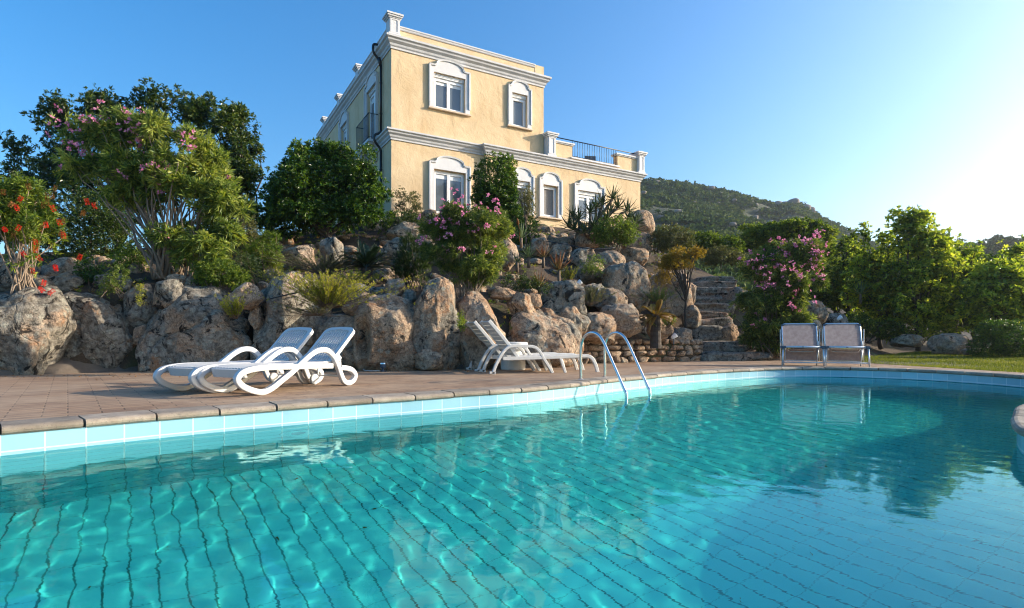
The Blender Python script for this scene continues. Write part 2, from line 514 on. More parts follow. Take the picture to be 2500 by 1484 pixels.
# --- coping stones along the rim
def coping_mat():
    t = NT('coping_stone')
    p = t.pos()
    f = t.noise(p, 5, 8, .62)
    c = t.mix(t.ramp(f, [(.3, 0.0), (.7, 1.0)]), (.22, .175, .13), (.40, .335, .26))
    a = t.n('ShaderNodeAttribute', attribute_name='var').outputs['Fac']
    c = t.mix(.8, c, t.ramp(a, [(0, .68), (1, 1.25)]), 'MULTIPLY')
    c = t.mix(t.ramp(t.noise(p, 14, 8, .65), [(.55, 0.0), (.68, .55)]), c, (.13, .115, .09))
    c = t.mix(t.ramp(t.noise(p, 120, 2, .6), [(.62, 0.0), (.70, .8)]), c, (.08, .06, .05))
    t.set(Base_Color=c, Roughness=.85, Normal=t.bump(t.math('ADD', t.noise(p, 30, 8, .7), t.math('MULTIPLY', f, .8)), .6, .012))
    return t.m


M['coping'] = coping_mat()
prof = [(.30, -.05), (.0, -.05), (-.018, -.046), (-.032, -.034), (-.036, -.018), (-.030, -.002), (-.014, .009), (.006, .014), (.30, .014)]
nb = int(round(PERIM / .475))
Vc, Fc, Vr = [], [], []
off = 0
SUB = 5
for b in range(nb):
    s0, s1 = PERIM * b / nb + .008, PERIM * (b + 1) / nb - .008
    sv = np.linspace(s0, s1, SUB)
    X = np.interp(sv, np.append(ss, PERIM), np.append(OUT[:, 0], OUT[0, 0])); Y = np.interp(sv, np.append(ss, PERIM), np.append(OUT[:, 1], OUT[0, 1]))
    NX = np.interp(sv, np.append(ss, PERIM), np.append(NRM[:, 0], NRM[0, 0])); NY = np.interp(sv, np.append(ss, PERIM), np.append(NRM[:, 1], NRM[0, 1]))
    dz = RNG.uniform(-.003, .004); dd = RNG.uniform(-.005, .005); m = len(prof)
    for q in range(SUB):
        for d, z in prof:
            Vc.append((X[q] + NX[q] * (d + dd), Y[q] + NY[q] * (d + dd), z + dz)); Vr.append((b * 7919 % 97) / 97)
    for q in range(SUB - 1):
        for j in range(m):
            Fc.append((off + q * m + j, off + q * m + (j + 1) % m, off + (q + 1) * m + (j + 1) % m, off + (q + 1) * m + j))
    # end caps (quads over the profile strip)
    for basei in (off, off + (SUB - 1) * m):
        for j in range(m // 2):
            k0, k1, k2, k3 = j, j + 1, m - 2 - j, m - 1 - j
            if k1 < k2: Fc.append((basei + k0, basei + k1, basei + k2, basei + k3))
    off += SUB * m
coping = link('pool_kerb', np_mesh('pool_kerb', np.array(Vc), [np.array(Fc)], False, var=np.array(Vr)), M['coping'])
tag(coping, kind='structure')

# --- paved deck with the pool cut out
DECK = [(-20, -8), (-20, 9.0), (-8.4, 9.9), (-6.2, 11.0), (-3.2, 11.6), (-.4, 11.3), (1.3, 13.4), (3.0, 14.4), (5.0, 15.3), (7.6, 15.9), (8.15, 14.6), (8.5, 13.5), (9.05, 10.05),
        (9.7, 7.4), (11.5, 5.0), (18, 2), (18, -8)]
DK = np.array(DECK)


def deck_mat():
    t = NT('deck_pavers')
    p = t.pos()
    q = t.mapping(p, rot=(0, 0, math.radians(-38)))
    br = t.n('ShaderNodeTexBrick', i_Vector=q, i_Scale=1.0, i_Mortar_Size=.007, i_Mortar_Smooth=.3, i_Bias=-.1, i_Brick_Width=.40, i_Row_Height=.135, offset=.42, offset_frequency=2)
    br.inputs['Color1'].default_value = (.375, .235, .14, 1); br.inputs['Color2'].default_value = (.265, .16, .098, 1); br.inputs['Mortar'].default_value = (.055, .034, .022, 1)
    c = br.outputs['Color']
    c = t.mix(t.ramp(t.noise(p, 1.1, 8, .6, .4), [(.38, 0.0), (.62, .7)]), c, (.46, .33, .215))
    c = t.mix(t.ramp(t.noise(t.mapping(q, scale=(.6, 5, 1)), 3.5, 8, .65), [(.46, 0.0), (.64, .8)]), c, (.17, .115, .08))
    c = t.mix(t.ramp(t.noise(p, 60, 4, .65), [(.56, 0.0), (.70, .5)]), c, (.42, .33, .25))
    h = t.math('ADD', t.math('MULTIPLY', t.math('SUBTRACT', 1.0, br.outputs['Fac']), 1.0), t.math('MULTIPLY', t.noise(q, 26, 8, .7), .5))
    t.set(Base_Color=c, Roughness=.8, Specular_IOR_Level=.3, Normal=t.bump(h, .55, .008))
    return t.m


M['deck'] = deck_mat()
inner = OUT + NRM * .27
tri = np.array(tessellate_polygon([[Vector((x, y, 0)) for x, y in DECK], [Vector((x, y, 0)) for x, y in inner]]))
me = np_mesh('pool_deck', np.column_stack([np.vstack([DK, inner]), np.zeros(len(DK) + NOUT)]), [tri], False)
tag(link('pool_deck', me, M['deck']), kind='structure')

# --- the garden ground: thin-plate surface through surveyed points
CP = [(-9, 7.5, -.2), (-6, 8.8, -.2), (-3, 9.6, -.2), (0, 9.8, -.2), (2, 12, -.2), (5, 14, -.2), (8, 14.6, -.08), (9, 12, -.05), (12, 12, -.04), (11, 9, -.04), (20, 15, 0),
      (-14, 9, 0.2), (-15, 12, 1.7), (-8, 10.6, 1.40), (-7, 11.7, 1.85), (-5, 12, 1.55), (-2.5, 12.6, 1.45), (0, 12.8, 1.4), (2, 14.4, 1.25), (4.5, 16.2, .85),
      (-4.15, 19.3, 4.55), (-.2, 21.4, 4.85), (5.5, 25.0, 4.8), (-8, 26, 4.8), (-6.6, 17, 3.3), (-9.5, 15, 2.7), (-1.6, 16, 2.75), (1.5, 18, 3.3), (4, 19.5, 3.3), (5.4, 18.2, 1.9),
      (7, 19.9, 2.66), (8.0, 22.0, 2.75), (9.8, 20, 1.5), (9, 16.6, .7), (10.4, 17.2, .25), (13, 20, .15), (20, 25, .3), (15, 42, 2), (0, 42, 6), (-22, 26, 4), (30, 12, 0), (-30, 12, 1.5), (35, 40, 2),
      (6.6, 15.6, -.05), (6.4, 16.6, .65), (6.5, 17.6, 1.35), (6.8, 18.6, 1.95), (7.0, 19.4, 2.35), (-4.5, 14.5, 2.35), (-1, 14.3, 2.0), (3.2, 17.2, 2.3), (.9, 15.4, 2.2), (20, 60, 4), (-20, 60, 7), (50, 30, 1)]
CP = np.array(CP, float)


def tps(r2): return r2 * np.log(r2 + 1e-9) * .5


A_ = tps(((CP[:, None, :2] - CP[None, :, :2]) ** 2).sum(-1)) + np.eye(len(CP)) * .15
Pm = np.column_stack([np.ones(len(CP)), CP[:, :2]])
K_ = np.block([[A_, Pm], [Pm.T, np.zeros((3, 3))]])
sol = np.linalg.solve(K_, np.concatenate([CP[:, 2], np.zeros(3)]))


def gz(x, y):
    x = np.asarray(x, float); y = np.asarray(y, float); sh = x.shape
    q = np.column_stack([x.ravel(), y.ravel()])
    out = np.empty(len(q))
    for s in range(0, len(q), 20000):
        b = q[s:s + 20000]
        out[s:s + 20000] = tps(((b[:, None] - CP[None, :, :2]) ** 2).sum(-1)) @ sol[:-3] + sol[-3] + b @ sol[-2:]
    z = np.clip(out, -.22, 8)
    # flat lawn to the right of the deck
    z = z + np.clip((z - .2) * .25, 0, .12) * vnoise(np.column_stack([q * 1.7, np.zeros(len(q))]), 5)
    return z.reshape(sh)


def G(x, y): return float(gz(np.array([x]), np.array([y]))[0])


LAWN = [(8.15, 14.6), (8.5, 13.5), (9.05, 10.05), (9.7, 7.4), (11.5, 5), (18, 2), (45, 2), (45, 17), (20, 19.5), (13, 18.2), (10.5, 16.4), (9.1, 15.6)]
xs = np.concatenate([np.arange(-60, -14, 2.0), np.arange(-14, 16, .3), np.arange(16, 80, 2.0)])
ys = np.concatenate([np.arange(2, 30, .3), np.arange(30, 100, 2.5)])
X, Y = np.meshgrid(xs, ys)
Z = gz(X, Y)
inl = inside(X, Y, LAWN)
Z = np.where(inl, -.015 + .03 * np.clip(Y - 13, 0, 6), Z)
Z += .02 * vnoise(np.column_stack([X.ravel() * 2.1, Y.ravel() * 2.1, 0 * X.ravel()]), 3).reshape(X.shape) * (~inl)
ind = inside(X, Y, DECK)
Z = np.where(ind, np.minimum(Z, -.03), Z)
inset = np.array(DECK)
kill = inside(X, Y, OUT + NRM * .8)
nx = len(xs)
cell = ~((ind | kill)[:-1, :-1] & (ind | kill)[1:, :-1] & (ind | kill)[:-1, 1:] & (ind | kill)[1:, 1:])
r_, c_ = np.nonzero(cell)
a = r_ * nx + c_
Fq = np.stack([a, a + 1, a + nx + 1, a + nx], -1)
cx = X.ravel()[Fq].mean(1); cy = Y.ravel()[Fq].mean(1)
lawn_face = inside(cx, cy, LAWN).astype(np.int32)
usedv, inv = np.unique(Fq, return_inverse=True)


def soil_mat():
    t = NT('garden_soil')
    p = t.pos()
    c = t.mix(t.ramp(t.noise(p, 2.3, 8, .6), [(.35, 0.0), (.65, 1.0)]), (.030, .021, .013), (.075, .050, .030))
    c = t.mix(t.ramp(t.noise(p, 34, 6, .7), [(.52, 0.0), (.66, .8)]), c, (.15, .095, .05))
    c = t.mix(t.ramp(t.noise(p, .9, 6, .6), [(.55, 0.0), (.66, .6)]), c, (.07, .085, .03))
    t.set(Base_Color=c, Roughness=.95, Normal=t.bump(t.noise(p, 18, 10, .7), .9, .04))
    return t.m


def lawn_mat():
    t = NT('lawn_ground')
    p = t.pos()
    c = t.mix(t.ramp(t.noise(p, 1.3, 8, .6), [(.4, 0.0), (.66, 1.0)]), (.075, .095, .018), (.16, .13, .055))
    c = t.mix(t.ramp(t.noise(p, 26, 6, .7), [(.5, 0.0), (.66, .7)]), c, (.05, .07, .012))
    t.set(Base_Color=c, Roughness=.95, Normal=t.bump(t.noise(p, 40, 8, .7), .8, .03))
    return t.m


M['soil'] = soil_mat(); M['lawn'] = lawn_mat()
gm = np_mesh('garden_ground', np.stack([X, Y, Z], -1).reshape(-1, 3)[usedv], [inv.reshape(-1, 4)], True, midx=lawn_face)
tag(link('garden_ground', gm, [M['soil'], M['lawn']]), kind='structure')
# far plain to the horizon
bm = bmesh.new()
add_box(bm, -4000, 4000, -4000, 6000, -6.0, -3.0)
far = bm_obj('ground', bm, M['soil'])
tag(far, kind='structure')
bm = bmesh.new()      # earth banked around the pool and deck, below the paving
add_box(bm, -60, -7, -60, 2.2, -2.9, -.06)
add_box(bm, 5.2, 80, -60, 2.2, -2.9, -.06)
add_box(bm, -7, 5.2, -60, -2.6, -2.9, -.06)
tag(bm_obj('terrain', bm, M['lawn']), kind='structure')
# grass blades
gp = RNG.uniform((7.9, 6.5), (21, 19.5), (330000, 2))
gp = gp[inside(gp[:, 0], gp[:, 1], LAWN) & ~inside(gp[:, 0], gp[:, 1], DECK) & (gp[:, 0] / gp[:, 1] < .93)]
patch = vnoise(np.column_stack([gp * .9, 0 * gp[:, 0]]), 8)
gp = gp[(RNG.random(len(gp)) < np.clip(.62 + .6 * patch, .12, 1))][:150000]
n = len(gp)
gzv = -.015 + .03 * np.clip(gp[:, 1] - 13, 0, 6)
h = RNG.uniform(.02, .055, n); th = RNG.uniform(0, 6.28, n)
bw = RNG.uniform(.004, .008, n)
lean = RNG.normal(0, .02, (n, 2))
b0 = np.column_stack([gp[:, 0] - bw * np.cos(th), gp[:, 1] - bw * np.sin(th), gzv])
b1 = np.column_stack([gp[:, 0] + bw * np.cos(th), gp[:, 1] + bw * np.sin(th), gzv])
b2 = np.column_stack([gp + lean, gzv + h])
vv = np.stack([b0, b1, b2], 1).reshape(-1, 3)
var = np.repeat(np.clip(RNG.normal(.5, .25, n) - .25 * vnoise(np.column_stack([gp * 1.1, 0 * gp[:, 0] + 4]), 9), 0, 1), 3)
g_ = link('grass', np_mesh('grass', vv, [np.arange(3 * n).reshape(-1, 3)], False, var=var), M['lf_grass'])
tag(g_, 'short patchy lawn grass beside the pool deck', 'grass', kind='stuff')

# ================================================================== VILLA
def stucco_mat():
    t = NT('yellow_stucco')
    p = t.pos()
    c = t.mix(t.ramp(t.noise(p, 1.1, 8, .62, .5), [(.35, 0.0), (.66, 1.0)]), (.60, .445, .265), (.69, .535, .34))
    c = t.mix(t.ramp(t.noise(t.mapping(p, scale=(1, 1, .22)), 3.2, 8, .6), [(.52, 0.0), (.70, .5)]), c, (.50, .335, .18))
    c = t.mix(t.ramp(t.noise(p, 9, 8, .68), [(.6, 0.0), (.7, .35)]), c, (.73, .57, .37))
    h = t.math('ADD', t.noise(p, 2.6, 6, .55, .6), t.math('MULTIPLY', t.noise(p, 22, 6, .6), .22))
    t.set(Base_Color=c, Roughness=.9, Specular_IOR_Level=.2, Normal=t.bump(h, .42, .06))
    return t.m


def glass_mat():
    t = NT('dark_window_glass')
    p = t.pos()
    c = t.mix(t.ramp(t.noise(p, .9, 3), [(.3, 0.0), (.7, 1.0)]), (.075, .095, .12), (.12, .145, .17))
    t.set(Base_Color=c, Roughness=.04, Specular_IOR_Level=.8)
    t.set(Normal=t.bump(t.noise(p, 1.3, 2), .05, .02))
    return t.m


M['stucco'] = stucco_mat(); M['glass'] = glass_mat()
M['terracotta'] = plain('terracotta_paving', (.34, .20, .13), .8, noise=.2)
HX, HY, HR = -4.15, 19.56, math.radians(30)
villa = empty('villa', (HX, HY, 0), HR, 'cream yellow two storey villa with white cornices and a roof terrace on its right wing', 'villa')
LW, UW, DP = 11.2, 6.25, 12.4       # lower width, upper width, depth
ZG, ZM, ZT = 4.4, 7.75, 10.94       # ground, top of mid cornice, top of upper cornice
PJ, JX = .18, 3.58                  # the right part of the ground floor stands proud by PJ from x = JX

# openings (x0, x1, z0, z1)
UP = [(1.55, 2.79, 8.80, 10.08), (4.78, 5.47, 8.75, 10.04)]
LO = [(1.55, 2.81, 5.02, 6.62), (4.78, 5.47, 5.35, 6.62), (6.09, 6.80, 5.35, 6.62), (7.78, 8.98, 5.35, 6.62)]
LEFT_UP = [(1.66, 2.93, 7.80, 10.05), (5.95, 7.15, 7.80, 10.05)]
REC = .17


def wall_grid(bm, f, u0, u1, z0, z1, ops):
    """f(u, d, z) -> point; wall with openings and reveals going d = REC inwards"""
    us = sorted({u0, u1, *[o[0] for o in ops], *[o[1] for o in ops]}); zs_ = sorted({z0, z1, *[o[2] for o in ops], *[o[3] for o in ops]})
    V = lambda u, d, z: bm.verts.new(f(u, d, z))
    for a, b in zip(us, us[1:]):
        for c, e in zip(zs_, zs_[1:]):
            if any(o[0] <= a and b <= o[1] and o[2] <= c and e <= o[3] for o in ops): continue
            bm.faces.new([V(a, 0, c), V(b, 0, c), V(b, 0, e), V(a, 0, e)])
    for a, b, c, e in ops:
        for q in (((a, c), (a, e)), ((a, e), (b, e)), ((b, e), (b, c)), ((b, c), (a, c))):
            (p0, q0), (p1, q1) = q
            bm.faces.new([V(p0, 0, q0), V(p1, 0, q1), V(p1, REC, q1), V(p0, REC, q0)])


bm = bmesh.new()
fr_up = lambda u, d, z: (u, d, z)
fr_lo = lambda u, d, z: (u, d - PJ, z)
fl = lambda u, d, z: (d, u, z)
wall_grid(bm, fr_up, 0, UW, ZM - .2, ZT + .32, UP)
wall_grid(bm, fr_up, 0, JX, ZG, ZM - .2, LO[:1])
wall_grid(bm, fr_lo, JX, LW, ZG, ZM - .1, LO[1:])
wall_grid(bm, fl, 0, DP, ZM - .2, ZT + .32, LEFT_UP)
wall_grid(bm, fl, 0, DP, ZG, ZM - .2, [])
q = lambda *c: bm.faces.new([bm.verts.new(x) for x in c])
q((JX, 0, ZG), (JX, -PJ, ZG), (JX, -PJ, ZM - .1), (JX, 0, ZM - .1))
q((UW, 0, ZM - .2), (UW, DP, ZM - .2), (UW, DP, ZT + .32), (UW, 0, ZT + .32))
q((LW, -PJ, ZG), (LW, DP, ZG), (LW, DP, ZM - .1), (LW, -PJ, ZM - .1))
q((0, DP, ZG), (LW, DP, ZG), (LW, DP, ZM - .1), (0, DP, ZM - .1))
q((0, DP, ZM - .1), (UW, DP, ZM - .1), (UW, DP, ZT + .32), (0, DP, ZT + .32))
q((0, 0, ZT), (UW, 0, ZT), (UW, DP, ZT), (0, DP, ZT))
q((UW, -PJ, ZM - .1), (LW, -PJ, ZM - .1), (LW, DP, ZM - .1), (UW, DP, ZM - .1))
# inner faces of the roof parapet
q((.22, .22, ZT), (UW - .2, .22, ZT), (UW - .2, .22, ZT + .32), (.22, .22, ZT + .32))
q((.22, .22, ZT), (.22, DP, ZT), (.22, DP, ZT + .32), (.22, .22, ZT + .32))
q((0, 0, ZT + .32), (UW, 0, ZT + .32), (UW - .2, .22, ZT + .32), (.22, .22, ZT + .32))
q((0, 0, ZT + .32), (.22, .22, ZT + .32), (.22, DP, ZT + .32), (0, DP, ZT + .32))
# rough block at the right end of the roof parapet
add_box(bm, UW - .42, UW + .004, -.012, .26, ZT + .004, ZT + .43)
wall = bm_obj('wall', bm, M['stucco'], villa)


def cornice(name, pts, prof_, parent=villa, mat=None):
    """pts: local xy path with mitred corners given as functions of projection p"""
    bm = bmesh.new(); rings = []
    for p, z in prof_:
        rings.append([bm.verts.new((*f(p), z)) for f in pts])
    for a, b in zip(rings, rings[1:]):
        for k in range(len(pts) - 1): bm.faces.new([a[k], a[k + 1], b[k + 1], b[k]])
    return bm_obj(name, bm, mat or M['cornice'], parent)


prof_t = [(0.002, -.40), (.035, -.40), (.035, -.335), (.07, -.30), (.085, -.25), (.085, -.235), (.125, -.20), (.165, -.165), (.175, -.13), (.175, -.115), (.215, -.085), (.235, -.075), (.235, -.005), (.20, .012), (0.002, .03)]
cornice('cornice', [lambda p: (-p, DP), lambda p: (-p, -p), lambda p: (UW + p, -p), lambda p: (UW + p, DP)], [(p, ZT + z) for p, z in prof_t])
prof_m = [(0.002, -.34), (.035, -.34), (.035, -.285), (.07, -.25), (.085, -.21), (.085, -.195), (.12, -.165), (.155, -.135), (.165, -.105), (.165, -.09), (.2, -.065), (.22, -.058), (.22, -.005), (.18, .012), (0.002, .03)]
cornice('cornice', [lambda p: (-p, DP), lambda p: (-p, -p), lambda p: (JX - p - .001, -p)], [(p, ZM + z) for p, z in prof_m])
cornice('cornice', [lambda p: (JX - p, .1), lambda p: (JX - p, -PJ - p), lambda p: (LW + p, -PJ - p), lambda p: (LW + p, DP)], [(p, ZM + .004 + z) for p, z in prof_m])
# parapet caps
cap = [(0.0, 0), (.03, .0), (.05, .03), (.05, .05), (.08, .075), (.08, .115), (-.24, .125)]
cornice('parapet_cap', [lambda p: (-p, DP), lambda p: (-p, -p), lambda p: (UW - .43, -p)], [(p, ZT + .30 + z) for p, z in cap], mat=M['trim'])


def pier(x0, x1, y0, y1, z0, z1):
    bm = bmesh.new()
    add_box(bm, x0, x1, y0, y1, z0, z1 - .16)
    for k, (e, a, b) in enumerate(((.035, z1 - .16, z1 - .115), (.075, z1 - .113, z1 - .06), (.105, z1 - .058, z1))):
        add_box(bm, x0 - e, x1 + e, y0 - e, y1 + e, a, b)
    add_box(bm, x0 - .025, x1 + .025, y0 - .025, y1 + .025, z0, z0 + .07)
    # raised panel borders on the front and left faces
    w = .055; zz0, zz1 = z0 + .12, z1 - .21
    for (a, b, c, e) in ((x0 + .03, x0 + .03 + w, zz0, zz1), (x1 - .03 - w, x1 - .03, zz0, zz1), (x0 + .03, x1 - .03, zz1, zz1 + .04), (x0 + .03, x1 - .03, zz0 - .04, zz0)):
        add_box(bm, a, b, y0 - .018, y0 + .01, c, e)
    return bm_obj('parapet_pier', bm, M['trim'], villa)


pier(-.10, .27, -.10, .27, ZT + .03, 11.70)
for t_ in (4.2, 7.45, 10.55): pier(-.09, .25, t_ - .18, t_ + .18, ZT + .03, 11.62)
# roof terrace on the right wing
pier(UW + .03, UW + .39, -PJ - .10, .26, ZM + .03, 8.70)
pier(LW - .20, LW + .14, -PJ - .12, .22, ZM + .03, 8.69)
for a, b in ((UW + .39, 7.52), (9.91, LW - .2)):
    bm = bmesh.new(); add_box(bm, a, b, -PJ + .005, .10, ZM + .02, 8.38); bm_obj('terrace_parapet', bm, M['stucco'], villa)
    bm = bmesh.new(); e0 = 0 if a < 7 else .06; e1 = .06 if a < 7 else 0
    add_box(bm, a - e0, b + e1, -PJ - .035, .13, 8.38, 8.42); add_box(bm, a - e0 * 1.6, b + e1 * 1.6, -PJ - .07, .16, 8.421, 8.475)
    bm_obj('parapet_cap', bm, M['trim'], villa)
bm = bmesh.new(); add_box(bm, 7.53, 9.90, -PJ + .004, .09, ZM + .02, 7.87); bm_obj('terrace_parapet', bm, M['stucco'], villa)
bm = bmesh.new(); add_box(bm, 7.44, 9.99, -PJ - .075, .11, 7.872, 7.93); bm_obj('terrace_sill', bm, M['trim'], villa)
rl = [([(UW + .45, -PJ + .06, 8.63), (LW - .3, -PJ + .06, 8.63)], .022), ([(7.53, -PJ + .06, 7.99), (9.9, -PJ + .06, 7.99)], .014)]
for k in range(19):
    x = 7.57 + k * (9.86 - 7.57) / 18; rl.append(([(x, -PJ + .06, 7.935), (x, -PJ + .06, 8.62)], .0095))
link('terrace_railing', tubes_mesh('terrace_railing', rl, 6), M['iron'], villa)


def window(name, f, o, kind, shutter=True, sill=True, net=False, arch=.22):
    """f(u, out, z): local point, out > 0 towards the viewer; o: opening"""
    a, b, c, e = o; w = b - a
    def box(bm, u0, u1, d0, d1, z0, z1):
        vs = [bm.verts.new(f(u, d, z)) for u, d, z in ((u0, d0, z0), (u1, d0, z0), (u1, d1, z0), (u0, d1, z0), (u0, d0, z1), (u1, d0, z1), (u1, d1, z1), (u0, d1, z1))]
        for q_ in ((0, 3, 2, 1), (4, 5, 6, 7), (0, 1, 5, 4), (1, 2, 6, 5), (2, 3, 7, 6), (3, 0, 4, 7)): bm.faces.new([vs[i] for i in q_])
    # casement frame, set back in the opening
    bm = bmesh.new(); D0, D1 = -.165, -.105; fw = .06
    top = e - (.12 if shutter else 0)
    box(bm, a + .002, a + fw, D0, D1, c + .002, top); box(bm, b - fw, b - .002, D0, D1, c + .002, top)
    box(bm, a + fw, b - fw, D0, D1, top - fw, top); box(bm, a + fw, b - fw, D0, D1, c + .002, c + fw)
    leaves = [(a + fw, b - fw)]
    if kind == 2:
        m = (a + b) / 2
        leaves = [(a + fw, m), (m, b - fw)]
    for (l0, l1) in leaves:
        s_ = .055; e0, e1 = l0 + .003, l1 - .003
        box(bm, e0, e0 + s_, D0 + .01, D1 + .018, c + fw + .003, top - fw - .003); box(bm, e1 - s_, e1, D0 + .01, D1 + .018, c + fw + .003, top - fw - .003)
        box(bm, e0 + s_, e1 - s_, D0 + .01, D1 + .018, top - fw - s_, top - fw - .003); box(bm, e0 + s_, e1 - s_, D0 + .01, D1 + .018, c + fw + .003, c + fw + s_ + .01)
    win = bm_obj(name, bm, M['pvc'], villa)
    for (l0, l1) in leaves:
        bm = bmesh.new(); box(bm, l0 + .056, l1 - .056, -.150, -.140, c + fw + .06, top - fw - .056)
        bm_obj('pane', bm, M['net'] if net else M['glass'], win)
        if kind == 2:
            bm = bmesh.new(); hh = (top - c); box(bm, l0 + .058, l1 - .058, -.137, -.132, top - fw - .058 - .10 * hh, top - fw - .058); bm_obj('blind', bm, M['blind'], win)
    if shutter:
        bm = bmesh.new()
        for k in range(3): box(bm, a + .012, b - .012, -.10 + .004 * k, -.055 + .012 * k, e - .118 + k * .039, e - .084 + k * .039)
        bm_obj('roller_shutter', bm, M['pvc'], win)
    # plaster surround with its raised arched head
    s0 = .165; zt = e + .25
    bm = bmesh.new()
    def strip(poly, d0, d1):
        A = [bm.verts.new(f(u, d0, z)) for u, z in poly]; B = [bm.verts.new(f(u, d1, z)) for u, z in poly]; n_ = len(poly)
        bm.faces.new(A); bm.faces.new(B[::-1])
        for i in range(n_): bm.faces.new([A[i], B[i], B[(i + 1) % n_], A[(i + 1) % n_]])
    def head(ou, oz, z_in):
        u0, u1 = a - s0 - ou, b + s0 + ou; W_ = u1 - u0; sh = .14 * W_ if kind == 2 else .10 * W_
        pts = [(u0, z_in), (u0, zt + oz), (u0 + sh, zt + oz), (u0 + sh + .01, zt + oz + .035)]
        for k in range(11):
            th = math.pi * (1 - k / 10); pts.append(((u0 + u1) / 2 + math.cos(th) * (W_ / 2 - sh - .045), zt + oz + .04 + arch * math.sin(th) ** .85))
        pts += [(u1 - sh - .01, zt + oz + .035), (u1 - sh, zt + oz), (u1, zt + oz), (u1, z_in)]
        return pts
    strip(head(0, 0, e + .012), .003, .052)
    for u0, u1 in ((a - s0, a), (b, b + s0)):
        strip([(u0, c + .16), (u1, c + .16), (u1, e + .011), (u0, e + .011)], .003, .052)
        strip([(u0 - .015, c + .005), (u1 + .0, c + .005), (u1 + .0, c + .158), (u0 - .015, c + .158)], .003, .078)
    # moulded outer rim
    for u0, u1 in ((a - s0 - .022, a - s0 + .035), (b + s0 - .035, b + s0 + .022)):
        strip([(u0, c + .162), (u1, c + .162), (u1, zt), (u0, zt)], .004, .095)
    hp = head(.022, .02, 0)[1:-1]; hi = head(-.02, -.035, 0)[1:-1]
    for k in range(len(hp) - 1):
        A = [f(*(hp[k][0], .004, hp[k][1])), f(hp[k + 1][0], .004, hp[k + 1][1]), f(hi[k + 1][0], .004, hi[k + 1][1]), f(hi[k][0], .004, hi[k][1])]
        B = [f(hp[k][0], .105, hp[k][1]), f(hp[k + 1][0], .105, hp[k + 1][1]), f(hi[k + 1][0], .09, hi[k + 1][1]), f(hi[k][0], .09, hi[k][1])]
        A = [bm.verts.new(x) for x in A]; B = [bm.verts.new(x) for x in B]
        bm.faces.new(B)
        for i in range(4):
            if not (i in (1, 3) and 0 < k < len(hp) - 2 and False): bm.faces.new([A[i], A[(i + 1) % 4], B[(i + 1) % 4], B[i]])
    bm_obj('surround', bm, M['trim'], win)
    if sill:
        bm = bmesh.new(); box(bm, a - s0 - .05, b + s0 + .05, -.12, .115, c - .05, c + .003); bm_obj('sill', bm, M['cement_pale'], win)
    return win


M['cement_pale'] = plain('pale_stone_sill', (.60, .48, .36), .8, noise=.12)
wf = lambda u, d, z: (u, -d, z)
wl = lambda u, d, z: (u, -d - PJ, z)
ws = lambda u, d, z: (-d, u, z)
window('window', wf, UP[0], 2); window('window', wf, UP[1], 1, arch=.20)
window('window', wf, LO[0], 2, shutter=False)
window('window', wl, LO[1], 1, net=True); window('window', wl, LO[2], 1, shutter=False, net=True); window('window', wl, LO[3], 2)
for o in LEFT_UP:
    window('french_door', ws, o, 2, sill=False)
# two shallow balconies on the shaded side
for (t0, t1) in ((1.42, 3.18), (5.7, 7.4)):
    bm = bmesh.new()
    add_box(bm, -.40, -.221, t0, t1, ZM - .03, ZM + .06); add_box(bm, -.36, -.221, t0 + .05, t1 - .05, ZM - .10, ZM - .032)
    for tc in (t0 + .3, t1 - .3):
        add_prism(bm, [(-.02, 7.1), (-.10, 7.12), (-.16, 7.22), (-.28, 7.36), (-.36, 7.5), (-.37, 7.648), (-.02, 7.648)], tc - .11, tc + .11)
    bal = bm_obj('balcony', bm, M['trim'], villa)
    zb, zr = ZM + .06, ZM + 1.0; x = -.37
    ln = [([(-.03, t0 + .04, zr), (x, t0 + .04, zr), (x, t1 - .04, zr), (-.03, t1 - .04, zr)], .016), ([(-.2, t0 + .04, zb + .08), (x, t0 + .04, zb + .08), (x, t1 - .04, zb + .08), (-.2, t1 - .04, zb + .08)], .011)]
    nb_ = 13
    for k in range(nb_): yy = t0 + .04 + k * (t1 - t0 - .08) / (nb_ - 1); ln.append(([(x, yy, zb), (x, yy, zr)], .0095))
    for xx in (-.26, -.15): 
        for yy in (t0 + .04, t1 - .04): ln.append(([(xx, yy, zb), (xx, yy, zr)], .0085))
    link('railing', tubes_mesh('railing', ln, 6), M['iron'], bal)
# downpipe near the corner
dp = [catmull([(-.04, .95, 11.02), (-.30, .95, 11.03), (-.36, .95, 10.9), (-.33, .95, 10.72), (-.16, .95, 10.52), (-.075, .95, 10.35)], 5), ]
ln = [(dp[0], .045), ([(-.075, .95, 10.36), (-.075, .95, 7.98)], .045), (catmull([(-.075, .95, 8.0), (-.12, .95, 7.9), (-.29, .95, 7.8), (-.30, .95, 7.6), (-.13, .95, 7.38), (-.075, .95, 7.28)], 5), .045), ([(-.075, .95, 7.3), (-.075, .95, 4.4)], .045),
      ([(-.16, .95, 10.58), (-.105, .95, 10.42), (-.085, .95, 10.30)], [.075, .07, .05])]
for zc in (9.7, 8.6, 6.6, 5.6): ln.append(([(-.03, .95, zc), (-.12, .95, zc)], .03)); ln.append(([(-.075, .95, zc - .02), (-.075, .95, zc + .02)], .055))
link('downpipe', tubes_mesh('downpipe', ln, 8), M['dark_pipe'], villa)
bm = bmesh.new(); add_box(bm, UW + .05, LW - .05, .12, DP, ZM - .09, ZM + .05); bm_obj('terrace_floor', bm, M['terracotta'], villa)

# furniture seen through the terrace railing
def vloc(x, y, z):
    v = Matrix.Rotation(HR, 4, 'Z') @ Vector((x, y, 0)); return (HX + v.x, HY + v.y, z)


